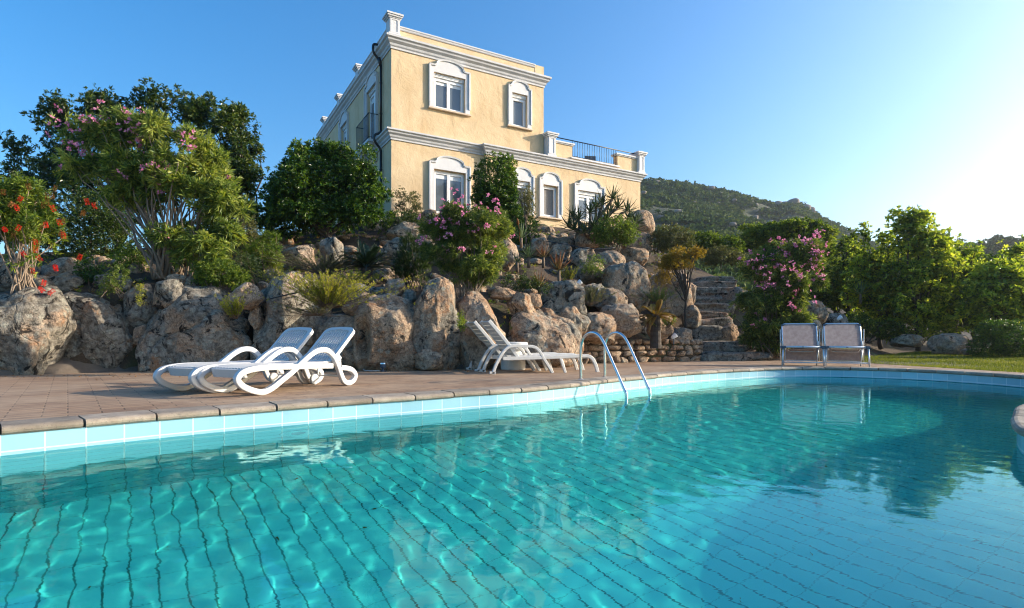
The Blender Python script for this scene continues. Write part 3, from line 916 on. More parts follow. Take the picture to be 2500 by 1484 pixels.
def terrace_chair(x, y, rz, label):
    r = empty('terrace_chair', vloc(x, y, ZM + .05), HR + rz, label, 'chair', 'dark chairs on the roof terrace')
    bm = bmesh.new(); add_box(bm, -.25, .25, -.25, .25, .38, .44); bm_obj('seat', bm, M['joint_plastic'], r, bevel=.01)
    bm = bmesh.new(); add_box(bm, -.25, .25, .21, .25, .46, .86, Matrix.Rotation(-.12, 4, 'X')); bm_obj('backrest', bm, M['joint_plastic'], r, bevel=.01)
    for sx in (-.22, .22):
        for sy in (-.22, .22): link('leg', tubes_mesh('leg', [([(sx, sy, .38), (sx * 1.1, sy * 1.1, 0)], .018)], 6), M['iron'], r)
    return r


terrace_chair(8.3, .75, .5, 'dark terrace chair behind the railing, nearer the villa tower')
terrace_chair(9.3, .8, -.4, 'dark terrace chair behind the railing, nearer the end pier of the terrace')

# ================================================================== BOULDERS
def ico(sub):
    bm = bmesh.new(); bmesh.ops.create_icosphere(bm, subdivisions=sub, radius=1)
    v = np.array([x.co[:] for x in bm.verts]); f = np.array([[a.index for a in t.verts] for t in bm.faces]); bm.free()
    return v, f


ICO = {s: ico(s) for s in (3, 4, 5, 6)}


def rock_shape(seed, sub, boxy=2.6, rough=1.0, cuts=9, hollow=None):
    r = np.random.default_rng(seed)
    v, f = ICO[sub]; v = v.copy()
    v /= (np.abs(v) ** boxy).sum(1)[:, None] ** (1 / boxy)
    base = v.copy()
    for _ in range(cuts):
        n = r.normal(size=3); n /= np.linalg.norm(n); d_ = r.uniform(.72, .98)
        h = v @ n - d_
        v = v - np.where(h > 0, h * r.uniform(.6, .95), 0)[:, None] * n
    nrm = v / (np.linalg.norm(v, axis=1)[:, None] + 1e-9)
    o = r.uniform(0, 50, 3)
    dsp = .13 * fbm(v * 1.25 + o, 2, 1) + rough * (.042 * fbm(v * 2.6 + o, 2, 4) + .013 * fbm(v * 7 + o, 3, 7) - .020 * np.abs(vnoise(v * 4 + o, 9)) - .008 * np.abs(vnoise(v * 17 + o, 10)))
    # cleft
    n = r.normal(size=3); n /= np.linalg.norm(n)
    c = np.abs(v @ n + .18 * vnoise(v * 2 + o, 3) - r.uniform(-.35, .35))
    dsp -= .07 * rough * np.exp(-(c / .035) ** 2)
    v = v + nrm * dsp[:, None]
    if hollow is not None:
        hx, hz, hr, hd = hollow
        q = np.hypot((v[:, 0] - hx) / hr, (v[:, 2] - hz) / (hr * 1.9))
        m = (v[:, 1] < .2)
        v[:, 1] += np.where(m, hd * np.exp(-(q ** 4)), 0)
    lo, hi = v.min(0), v.max(0)
    return 2 * (v - lo) / (hi - lo) - 1, f


def boulder(px, Yf, mat, label, seed, depth=1.0, tilt=0.0, boxy=3.0, rough=1.15, sub=None, name='boulder', cat='boulder', group=None, hollow=None, sink=.12):
    x0, y0, x1, y1 = px
    rx0 = (x1 - x0) / 2 / 1388
    ry = depth * .5 * ((x1 - x0) + (y1 - y0)) / 2 / 1388 * Yf
    Y = Yf + ry * .45
    a = P((x0 + x1) / 2, (y0 + y1) / 2, Y)
    rx, rz = (x1 - x0) / 2 * Y / 1388, (y1 - y0) / 2 * Y / 1388
    if sub is None: sub = 6 if (x1 - x0) > 105 else 5
    tv = abs(a.x) / Y
    ry *= 1 - .35 * min(1, tv)
    rx = math.sqrt(max(rx * rx - (.85 * tv * ry) ** 2, (.5 * rx) ** 2))
    v, f = rock_shape(seed, sub, boxy, rough, hollow=hollow)
    if tilt:
        c, s_ = math.cos(tilt), math.sin(tilt)
        v = np.column_stack([v[:, 0] * c - v[:, 2] * s_, v[:, 1], v[:, 0] * s_ + v[:, 2] * c]); v = v / np.abs(v).max(0)
    v = v * (rx * 1.09, ry * 1.1, rz * (1.05 + sink / 2))
    v[:, 2] -= rz * sink / 2
    v[:, 2] += rz; loc = (a.x, Yf + ry * .9, a.z - rz)
    o = link(name, np_mesh(name, v, [f]), M[mat], loc=loc)
    return tag(o, label, cat, group)


g, m_, w_, d_ = 'rock_grey', 'rock_mid', 'rock_warm', 'rock_dark'
RW = 'boulders of the retaining wall'; RS = 'rocks scattered on the garden slope'; RG = 'small stones wedged between the big boulders'
BOULD = [
    # big wall boulders, left to right
    ((-75, 698, 152, 927), 9.25, g, 'huge lichen covered boulder under the bottlebrush shrub at the left end of the wall', 1, dict(boxy=5.5, group=RW, sink=.5)),
    ((152, 716, 333, 906), 10.2, g, 'square blocky boulder with black and white lichen, second from the left end of the wall', 2, dict(boxy=7, group=RW, sink=.5)),
    ((342, 696, 610, 893), 10.35, g, 'broad dome shaped grey boulder behind the foot ends of the paired loungers', 33, dict(boxy=3.4, group=RW, sink=.5, depth=.8)),
    ((602, 655, 785, 885), 10.45, g, 'tall grey boulder with a sunlit bald crown and a black hose across it', 4, dict(boxy=2.5, group=RW, sink=.5, tilt=-.15)),
    ((775, 764, 905, 902), 10.6, m_, 'dark rounded boulder directly behind the raised lounger back', 5, dict(group=RW, sink=.5)),
    ((868, 718, 1022, 905), 10.5, w_, 'tan boulder with a deep weathered hollow on its left side', 6, dict(boxy=4, group=RW, sink=.5, hollow=(-.62, .1, .22, .55))),
    ((1004, 671, 1120, 896), 10.75, m_, 'tall leaning boulder with a pointed top in the middle of the wall', 7, dict(boxy=3, group=RW, sink=.5, tilt=.2)),
    ((1094, 708, 1228, 890), 10.95, w_, 'brown upright boulder behind the raised backs of the right loungers', 8, dict(boxy=4.5, group=RW, sink=.5)),
    ((1222, 748, 1424, 884), 11.7, m_, 'broad sloping boulder behind the flat loungers and the white tub', 9, dict(boxy=2.8, group=RW, sink=.5, tilt=-.12)),
    ((835, 714, 925, 772), 10.75, w_, 'rounded capstone bridging the hollow boulder and the dark one', 10, dict(group=RW, sink=.5)),
    # upper right group
    ((1322, 678, 1432, 800), 12.9, g, 'pale grey lichen slab sloping below the red aloes', 11, dict(tilt=-.35, group=RS)),
    ((1352, 745, 1442, 832), 12.6, m_, 'grey brown rock with a sloping face above the ladder rails', 12, dict(tilt=-.3, group=RS)),
    ((1416, 762, 1506, 836), 12.9, w_, 'orange pyramid shaped rock above the dry stone wall', 13, dict(tilt=.2, group=RS)),
    ((1468, 742, 1562, 822), 13.5, w_, 'rust coloured rock left of the small yellowing cycad', 14, dict(group=RS)),
    ((1450, 702, 1532, 764), 14.0, m_, 'tan rock under the largest boulder of the right slope', 15, dict(group=RS)),
    ((1472, 638, 1588, 765), 14.6, m_, 'largest split boulder on the right slope, below the light green bush', 16, dict(boxy=2.5, group=RS)),
    ((1582, 762, 1640, 828), 13.9, w_, 'upright tan rock right behind the cycad trunk', 17, dict(boxy=3, group=RS)),
    ((1588, 655, 1690, 765), 16.2, m_, 'grey boulder behind the golden tree trunk', 18, dict(group=RS)),
    ((1528, 512, 1600, 590), 20.6, w_, 'smooth orange boulder at the right corner of the villa, topmost of the slope', 19, dict(boxy=2.3, rough=.6, group=RS)),
    ((1518, 562, 1592, 630), 19.4, w_, 'brown boulder just below the smooth orange one at the villa corner', 20, dict(group=RS)),
    ((1406, 556, 1474, 612), 18.3, w_, 'reddish boulder at the left foot of the light green bush', 21, dict(group=RS)),
    ((1316, 552, 1358, 590), 20.4, m_, 'small grey dome rock against the villa wall under the narrow windows', 22, dict(group=RS)),
    ((1336, 594, 1394, 644), 17.4, m_, 'pinkish boulder behind the big red tipped aloe', 23, dict(group=RS)),
    ((1392, 604, 1456, 652), 16.8, g, 'rounded grey lichen boulder right of the big aloe', 24, dict(group=RS)),
    ((1452, 610, 1526, 668), 16.2, w_, 'rounded tan boulder above the split one', 25, dict(boxy=2.2, group=RS)),
    ((1518, 604, 1584, 648), 17.9, m_, 'flat dark capped rock between the split boulder and the villa corner', 26, dict(group=RS)),
    ((1296, 578, 1340, 622), 17.2, w_, 'brown rock behind the green aloe pair', 27, dict(group=RS)),
    ((1218, 580, 1264, 655), 14.9, w_, 'upright orange rock right behind the middle oleander', 28, dict(group=RS)),
    ((1240, 714, 1306, 768), 12.0, w_, 'small orange rock on top of the broad sloping boulder', 29, dict(group=RG)),
    ((1198, 702, 1256, 730), 12.1, w_, 'flat orange stone right of the middle oleander stems', 30, dict(group=RG)),
    ((1286, 715, 1322, 752), 12.2, w_, 'chunky orange stone left of the pale grey slab', 31, dict(group=RG)),
    ((1410, 640, 1478, 690), 15.0, m_, 'tan rock half hidden by a small green shrub, left of the split boulder', 32, dict(group=RS)),
    ((1420, 690, 1482, 745), 14.2, g, 'grey rounded rock with a small spotlight on top', 34, dict(group=RS)),
    # middle slope
    ((945, 538, 1032, 590), 16.8, m_, 'rounded brown rock below the grey green corner bush', 35, dict(group=RS)),
    ((880, 520, 938, 592), 18.2, w_, 'dark upright rock at the foot of the black downpipe', 36, dict(group=RS)),
    ((930, 578, 1012, 640), 15.6, g, 'black and grey lichen rock behind the dark heath shrub', 37, dict(group=RS)),
    ((1008, 572, 1086, 648), 15.2, g, 'speckled grey rock left of the middle oleander', 38, dict(group=RS)),
    ((776, 578, 834, 650), 14.0, g, 'pointed speckled rock left of the big dark cycad', 39, dict(group=RS)),
    ((694, 598, 768, 662), 13.6, w_, 'slanting tan rock under the round evergreen tree', 40, dict(group=RS)),
    ((1064, 605, 1106, 640), 14.6, w_, 'small tan rock behind the middle oleander branches', 41, dict(group=RS)),
    ((942, 680, 986, 728), 11.4, m_, 'small upright pinkish stone above the hollow boulder', 42, dict(group=RG)),
    ((982, 706, 1014, 742), 11.3, m_, 'small dark stone left of the pointed tall boulder', 43, dict(group=RG)),
    ((838, 690, 900, 742), 11.3, g, 'pale grey stone right of the yellow green rosemary', 44, dict(group=RG)),
    ((880, 700, 945, 735), 11.6, g, 'low lichen stone below the dark cycad trunk', 45, dict(group=RG)),
    # left
    ((98, 628, 196, 715), 11.4, w_, 'sunlit tan rock right of the bottlebrush stems', 46, dict(group=RS)),
    ((196, 622, 256, 672), 12.6, w_, 'small rounded tan rock under the dark hedge', 47, dict(group=RS)),
    ((-30, 632, 92, 716), 11.0, g, 'dark lichen rock behind the bottlebrush stems', 48, dict(group=RS)),
    ((120, 672, 200, 722), 10.7, g, 'white lichen crusted rock behind the square boulder', 49, dict(group=RS)),
    ((228, 668, 322, 726), 10.9, g, 'low black spotted rock above the square boulder', 50, dict(group=RS)),
    ((300, 640, 352, 690), 11.6, w_, 'tan rock under the leaning stems of the left oleander', 51, dict(group=RS)),
    ((304, 694, 384, 800), 10.55, g, 'dark recessed boulder between the square one and the broad dome', 52, dict(group=RG)),
    ((372, 682, 446, 752), 10.35, g, 'black spotted stone on the left shoulder of the broad dome boulder', 53, dict(group=RG)),
    ((402, 668, 452, 694), 10.9, w_, 'small flat pink stone at the base of the left oleander', 54, dict(group=RG)),
    ((450, 674, 490, 710), 11.0, m_, 'thin flat stone right of the left oleander base', 55, dict(group=RG)),
    ((560, 690, 640, 752), 10.3, w_, 'pale tan stone wedged above the gap between two big grey boulders', 56, dict(group=RG)),
    ((606, 742, 640, 800), 10.5, w_, 'small rust brown stone deep in the gap left of the tall grey boulder', 57, dict(group=RG)),
    ((324, 792, 358, 848), 10.4, w_, 'small pink egg shaped stone between square boulder and broad dome', 58, dict(group=RG)),
    ((330, 830, 420, 890), 10.6, m_, 'low brown rock at the foot of the broad dome boulder', 59, dict(group=RG)),
    ((1010, 850, 1078, 900), 10.5, w_, 'small dark orange rock at the foot of the leaning boulder', 60, dict(group=RG)),
    # around the steps
    ((1636, 800, 1690, 842), 14.6, m_, 'pair sized rounded rock left of the lowest boulder step', 61, dict(group=RG)),
    ((1668, 745, 1712, 800), 15.9, m_, 'brown rock left of the middle steps', 62, dict(group=RG)),
    ((1662, 690, 1700, 740), 17.2, m_, 'grey rock left of the upper steps', 63, dict(group=RG)),
    ((1776, 700, 1820, 760), 17.6, m_, 'brown rock right of the upper steps', 64, dict(group=RG)),
    ((1752, 790, 1806, 838), 16.0, w_, 'tan wedge of rock right of the big rounded step', 65, dict(group=RG)),
    ((1872, 838, 1928, 890), 15.2, w_, 'pinkish stone slab at the foot of the right oleander', 66, dict(group=RG)),
    ((1830, 852, 1884, 888), 15.5, w_, 'low warm stone at the end of the bottom step', 67, dict(group=RG)),
    ((1962, 732, 2024, 790), 17.6, m_, 'rock behind the right oleander and above the sling chairs', 68, dict(group=RS)),
    ((1948, 770, 2010, 836), 16.8, g, 'grey and orange rock between oleander and the backs of the sling chairs', 69, dict(group=RS)),
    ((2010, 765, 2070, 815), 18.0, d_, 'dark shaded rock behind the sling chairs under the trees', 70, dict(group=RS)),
    ((2278, 814, 2372, 872), 16.6, w_, 'flat topped pale boulder on the lawn beside the round shrub', 71, dict(boxy=3, depth=1.2, group=RS)),
    ((2180, 815, 2250, 846), 18.0, w_, 'low rounded rock at the tree edge of the lawn', 72, dict(group=RS)),
    ((2352, 850, 2410, 872), 16.2, g, 'small grey stones at the foot of the round shrub', 73, dict(group=RG)),
]
for px, Yf, mt, lb, sd, kw in BOULD: boulder(px, Yf, mt, lb, sd, **kw)
# mortar ledge under the wall boulders
ledge = [(-9.2, 9.2), (-8.0, 9.55), (-7.1, 10.35), (-6, 10.75), (-4.9, 10.75), (-3.2, 11.15), (-2.2, 11.1), (-1.2, 11.15), (-.2, 11.2), (.6, 11.9), (1.5, 12.9)]
lc = catmull(ledge, 12)
nv = np.gradient(lc, axis=0); nv /= np.linalg.norm(nv, axis=1)[:, None]; nv = np.column_stack([-nv[:, 1], nv[:, 0]])
rows = []
for dd, zz in ((-.02, -.02), (.0, .03), (.08, .08), (.2, .14), (.4, .22), (.8, .35)):
    q_ = lc + nv * dd
    q3 = np.column_stack([q_, np.full(len(q_), zz)])
    q3[:, 2] += (.06 * fbm(q3 * (2.2, 2.2, 3), 3, 11)) * (zz > 0) ; q3[:, :2] += nv * (.07 * fbm(q3 * 1.9, 3, 12))[:, None]
    rows.append(q3)
nl = len(lc); i = np.arange(nl - 1)
Fl = np.concatenate([np.stack([r * nl + i, r * nl + i + 1, (r + 1) * nl + i + 1, (r + 1) * nl + i], -1) for r in range(5)])
tag(link('mortar_footing', np_mesh('mortar_footing', np.concatenate(rows), [Fl]), M['cement']), 'rough mortar footing spread along the base of the boulder wall', 'wall footing')

# ------------------------------------------------------------------ rough stone steps
STEP = [(857, 15.0, 1713, 1882), (831, 15.5, 1712, 1838), (793, 16.0, 1686, 1776), (773, 16.6, 1688, 1790), (758, 17.0, 1690, 1778), (739, 17.4, 1690, 1790), (726, 17.8, 1688, 1792),
        (713, 18.2, 1686, 1794), (699, 18.6, 1688, 1794), (685, 19.0, 1692, 1796), (673, 19.4, 1696, 1796)]
stairs = empty('stone_staircase', (6.3, 15.0, 0), 0, 'rough dark stone steps climbing between boulders and the right oleander', 'steps')
zprev = -.05
for k, (y, Y, x0, x1) in enumerate(STEP):
    z = EYE + (820 - y) * Y / 1388
    X0, X1 = (x0 - 1249.5) / 1388 * Y, (x1 - 1249.5) / 1388 * Y
    v, f = rock_shape(200 + k, 5, 9 if k != 2 else 3.5, .38, cuts=1)
    hh = z - zprev + .14
    v = v * ((X1 - X0) / 2 * 1.12, .46, hh / 2) + ((X0 + X1) / 2 - 6.3, Y + .37 - 15.0, z - hh / 2)
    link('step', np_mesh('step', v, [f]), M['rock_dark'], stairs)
    zprev = z

# ------------------------------------------------------------------ dry stone wall in front of the cycad
wl_pts = catmull([P(1424, 885, 13.3)[:2], P(1500, 884, 13.75)[:2], P(1590, 883, 14.2)[:2], P(1660, 882, 14.5)[:2], P(1700, 881, 14.75)[:2], P(1712, 880, 15.25)[:2], P(1706, 878, 15.8)[:2]], 10)
wall_o = empty('stone_wall', (wl_pts[0][0], wl_pts[0][1], 0), 0, 'low curved dry stone wall below the yellowing cycad', 'stone wall')
sl = np.concatenate([[0], np.cumsum(np.linalg.norm(np.diff(wl_pts, axis=0), axis=1))])
WLN = sl[-1]


def wpt(s_, d_, z):
    x = np.interp(s_, sl, wl_pts[:, 0]); y = np.interp(s_, sl, wl_pts[:, 1])
    x2 = np.interp(s_ + .05, sl, wl_pts[:, 0]); y2 = np.interp(s_ + .05, sl, wl_pts[:, 1]); x1 = np.interp(s_ - .05, sl, wl_pts[:, 0]); y1 = np.interp(s_ - .05, sl, wl_pts[:, 1])
    t_ = np.array([x2 - x1, y2 - y1]); t_ /= np.linalg.norm(t_) + 1e-9
    return np.array([x - t_[1] * d_ - wl_pts[0][0], y + t_[0] * d_ - wl_pts[0][1], z])


rr = np.random.default_rng(44)
VV, FF, off = [], [], 0
v0, f0 = ICO[3]
zc = -.02
tops = [.15, .29, .43, .575]
zlo = -.03
for row, ztop in enumerate(tops):
    s_ = rr.uniform(-.1, 0)
    while s_ < WLN:
        ln_ = rr.uniform(.16, .48) * (1.1 if row < 3 else .9)
        a, b = max(s_, 0), min(s_ + ln_, WLN)
        if b - a > .05:
            v, f = rock_shape(int(rr.integers(1e6)), 3, 4.5, .8, cuts=6)
            hh = (ztop - zlo) * rr.uniform(.94, 1.12); cz = (ztop + zlo) / 2 + rr.uniform(-.012, .012)
            v = v * ((b - a) / 2 * .985, .13, hh / 2) + ((a + b) / 2, .10 + rr.uniform(-.02, .02), cz)
            VV.append(np.array([wpt(x, y, z) for x, y, z in v])); FF.append(f + off); off += len(v)
        s_ += ln_
    zlo = ztop
link('wall_stones', np_mesh('wall_stones', np.concatenate(VV), [np.concatenate(FF)]), M['rock_warm'], wall_o)
core = []
ns = 40
for k in range(ns + 1):
    for dd, zz in ((.05, -.05), (.05, .54), (.5, .56)): core.append(wpt(WLN * k / ns, dd, zz))
i = np.arange(ns)
Fk = np.concatenate([np.stack([i * 3 + j, (i + 1) * 3 + j, (i + 1) * 3 + j + 1, i * 3 + j + 1], -1) for j in (0, 1)])
link('mortar', np_mesh('mortar', np.array(core), [Fk], False), M['soil'], wall_o)

# ================================================================== POOL LADDER
lad = empty('pool_ladder', (1.2, 8.6, 0), 0, 'shiny steel pool ladder with two arched handrails over the kerb', 'pool ladder')
nd = Vector((.66, -.75, 0)); nd.normalize()
for bx, by in ((1.016, 8.40), (1.44, 8.83)):
    b = Vector((bx - 1.2, by - 8.6, 0))
    pts = [b + Vector((0, 0, .0)), b + Vector((0, 0, .22)), b + Vector((0, 0, .44)), b + nd * .02 + Vector((0, 0, .57)), b + nd * .10 + Vector((0, 0, .665)), b + nd * .22 + Vector((0, 0, .70)), b + nd * .34 + Vector((0, 0, .66)), b + nd * .43 + Vector((0, 0, .56)), b + nd * .54 + Vector((0, 0, .37)), b + nd * .68 + Vector((0, 0, .12)), b + nd * .795 + Vector((0, 0, -.085)),
           b + nd * .83 + Vector((0, 0, -.17)), b + nd * .83 + Vector((0, 0, -.5)), b + nd * .83 + Vector((0, 0, -1.25))]
    link('handrail', tubes_mesh('handrail', [(catmull(pts, 7), .0215)], 12), M['steel'], lad)
    link('foot_flange', tubes_mesh('foot_flange', [([b, b + Vector((0, 0, .018))], .045)], 14), M['steel'], lad)
bA, bB = Vector((1.016 - 1.2, 8.40 - 8.6, 0)) + nd * .83, Vector((1.44 - 1.2, 8.83 - 8.6, 0)) + nd * .83
for z in (-.45, -.72, -.99):
    bm = bmesh.new(); mid = (bA + bB) / 2; ang_ = math.atan2((bB - bA).y, (bB - bA).x)
    add_box(bm, -.30, .30, -.045, .045, -.014, .014, Matrix.Translation((mid.x, mid.y, z)) @ Matrix.Rotation(ang_, 4, 'Z'))
    bm_obj('tread', bm, M['steel'], lad)

# ================================================================== RESIN LOUNGERS (left pair)
def ribbon(bm, pts, hw, y0, y1, closed=False):
    """flat band in the x-z plane, half thickness hw, from y0 to y1"""
    pts = np.array(pts); n = len(pts)
    t_ = np.roll(pts, -1, 0) - np.roll(pts, 1, 0) if closed else np.gradient(pts, axis=0)
    t_ /= np.linalg.norm(t_, axis=1)[:, None] + 1e-9
    nn = np.column_stack([-t_[:, 1], t_[:, 0]])
    hw = np.broadcast_to(hw, (n,))
    ch = .2; ym, dy = (y0 + y1) / 2, (y1 - y0) / 2
    sec = ((1, -(1 - ch)), (1, 1 - ch), (1 - ch * 1.2, 1), (-(1 - ch * 1.2), 1), (-1, 1 - ch), (-1, -(1 - ch)), (-(1 - ch * 1.2), -1), (1 - ch * 1.2, -1))
    rings = []
    for k in range(n):
        rings.append([bm.verts.new((pts[k, 0] + nn[k, 0] * hw[k] * a, ym + dy * b, pts[k, 1] + nn[k, 1] * hw[k] * a)) for a, b in sec])
    m = len(sec)
    for k in range(n if closed else n - 1):
        A, B = rings[k], rings[(k + 1) % n]
        for j in range(m): bm.faces.new([A[j], A[(j + 1) % m], B[(j + 1) % m], B[j]])
    if not closed: bm.faces.new(rings[0]); bm.faces.new(rings[-1][::-1])


def z4(x, y):
    """side plane of the near lounger: (distance along it, height)"""
    k = (560 + .336 * x - 1920) / 2133
    w = (2.76 + 6.27 * k) / (.447 - .894 * k); Y = 6.27 + .894 * w
    return (w, EYE + (1260 - (1150 + .336 * y)) * Y / 2133)


prof_l = [z4(*p) for p in ((2035, 672), (1800, 676), (1560, 682), (1330, 690), (1160, 708), (1040, 745), (985, 800), (985, 850), (1040, 905), (1140, 948), (1240, 966), (1310, 950), (1390, 900), (1480, 825), (1580, 745), (1690, 640), (1790, 550), (1870, 503), (1940, 492), (2000, 512), (2060, 580), (2100, 670), (2130, 760), (2160, 830), (2195, 858), (2240, 855), (2280, 818), (2290, 765), (2250, 715), (2190, 695), (2130, 690), (2035, 672))]
prof_l = np.array(prof_l)
prof_l[:, 1] -= prof_l[:, 1].min() - .033
LWID = .66


def resin_lounger(label):
    r = empty('sun_lounger', (0, 0, 0), 0, label, 'sun lounger', 'white resin loungers paired on the deck')
    sp = catmull(prof_l[:-1], 5)
    for y0 in (-LWID / 2, LWID / 2 - .058):
        bm = bmesh.new(); ribbon(bm, sp, .032, y0, y0 + .058)
        bm_obj('side_frame', bm, M['white_plastic'], r, smooth=False)
    x0, x1 = -.27, 1.10; yi = LWID / 2 - .066
    # slatted seat: lengthwise slats with gaps and a rounded front apron
    bm = bmesh.new(); ns_ = 11; wd = 2 * yi / ns_
    def zseat(x): return .318 - .045 * max(0, (.02 - x) / .29) ** 2
    for k in range(ns_):
        ya = -yi + k * wd; g_ = .006 if 0 < k < ns_ else 0
        line = [(x, zseat(x)) for x in np.linspace(x0 + .07, x1, 12)]
        ribbon(bm, line, .011, ya + .004, ya + wd - .004)
    for xx in (x0 + .1, .2, .55, .9, x1 - .02): add_box(bm, xx - .025, xx + .025, -yi, yi, zseat(xx) - .04, zseat(xx) - .012)
    # curved apron at the foot end
    ap = []
    for k in range(13):
        a = -math.pi / 2 + math.pi * k / 12; ap.append((x0 + .09 - .10 * math.cos(a), yi * math.sin(a)))
    A = [bm.verts.new((x, y, .312 - .025)) for x, y in ap]; B = [bm.verts.new((x + .03, y, .20)) for x, y in ap]; C_ = [bm.verts.new((x + .05, y * .97, .315 - .02)) for x, y in ap]
    for k in range(12): bm.faces.new([A[k], A[k + 1], B[k + 1], B[k]]); bm.faces.new([A[k], C_[k], C_[k + 1], A[k + 1]])
    bm.faces.new(C_)
    bm_obj('seat', bm, M['white_plastic'], r)
    # raised backrest, slatted, with a rounded rim
    L_, th = .66, math.radians(43.5); hx, hz = 1.075, .305; yb = yi - .005
    cs, sn = math.cos(th), math.sin(th)
    def bp(u, y, t_): return Vector((hx + u * cs - t_ * sn, y, hz + u * sn + t_ * cs))
    bm = bmesh.new()
    Mb = Matrix(((cs, 0, -sn, hx), (0, 1, 0, 0), (sn, 0, cs, hz), (0, 0, 0, 1)))
    rim = []
    rc = .09
    for (cx_, cy_, a0) in ((L_ - rc, yb - rc, 0), ):
        for k in range(6): a = math.pi / 2 - math.pi / 2 * k / 5; rim.append((cx_ + rc * math.cos(a), cy_ + rc * math.sin(a)))
        for k in range(6): a = -math.pi / 2 * k / 5; rim.append((cx_ + rc * math.cos(a), -cy_ + rc * math.sin(a)))
    rim = [(0, yb)] + rim + [(0, -yb)]
    rim.insert(len(rim) // 2, (L_ + .012, 0))
    n_ = len(rim)
    inn = [(max(u - .05, .04) if u > .1 else .04, y - math.copysign(.05, y) if abs(y) > .01 else 0) for u, y in rim]
    for t0, t1 in ((-.035, .012),):
        A = [bm.verts.new(Mb @ Vector((u, y, t0))) for u, y in rim]; B = [bm.verts.new(Mb @ Vector((u, y, t1))) for u, y in rim]
        C1 = [bm.verts.new(Mb @ Vector((u, y, t0))) for u, y in inn]; D1 = [bm.verts.new(Mb @ Vector((u, y, t1))) for u, y in inn]
        for k in range(n_):
            j = (k + 1) % n_
            bm.faces.new([A[k], A[j], B[j], B[k]]); bm.faces.new([B[k], B[j], D1[j], D1[k]]); bm.faces.new([A[j], A[k], C1[k], C1[j]]); bm.faces.new([D1[k], D1[j], C1[j], C1[k]])
    ns_ = 10; wd = 2 * (yb - .05) / ns_
    for k in range(ns_):
        ya = -(yb - .05) + k * wd
        add_box(bm, .03, L_ - .045, ya + .0105, ya + wd - .0105, -.012, .006, Mb)
    for uu in (.12, .34, .55): add_box(bm, uu - .03, uu + .03, -yb + .03, yb - .03, -.034, -.013, Mb)
    for ys_ in (-yb + .06, yb - .06): add_box(bm, .16, .22, ys_ - .02, ys_ + .02, -.13, -.036, Mb)
    bm_obj('backrest', bm, M['white_plastic'], r)
    # support bow and rear wheel
    link('support_bow', tubes_mesh('support_bow', [([bp(.2, -yi + .06, -.12), (1.33, -yi + .06, .12), (1.33, yi - .06, .12), bp(.2, yi - .06, -.12)], .014)], 8), M['white_plastic'], r)
    bm = bmesh.new(); lathe(bm, [(.02, -.02), (.065, -.02), (.072, -.012), (.072, .012), (.065, .02), (.02, .02)], 18, Matrix.Translation((1.22, yi - .10, .075)) @ Matrix.Rotation(math.pi / 2, 4, 'X'))
    bm_obj('wheel', bm, M['white_plastic'], r)
    return r


def copy_tree(o, parent=None):
    c = o.copy(); COL.objects.link(c)
    if parent is not None: c.parent = parent
    for ch in [x for x in COL.objects if x.parent == o]: copy_tree(ch, c)
    return c


AX = math.atan2(.894, .447)
side = Vector((-.894, .447, 0)) * (LWID / 2 - .03)     # near side plane to centre line
lg = resin_lounger('white resin lounger with raised back, nearer the pool of the left pair')
lg.location = Vector((-2.76, 6.27, 0)) + side; lg.rotation_euler.z = AX
l2 = copy_tree(lg); l2['label'] = 'white resin lounger with raised back, nearer the boulders of the left pair'
l2.location = lg.location + Vector((-.61, .22, 0)); l2.rotation_euler.z = AX + math.radians(1.5)

# ================================================================== RIGHT LOUNGERS (seen from the side)
def z8(x, y):
    k = (1700 + .4 * x - 1920) / 2133
    w = (.325 + 9.63 * k) / (.947 - .322 * k); Y = 9.63 + .322 * w
    return (w, EYE + (1260 - (1000 + .4 * y)) * Y / 2133)


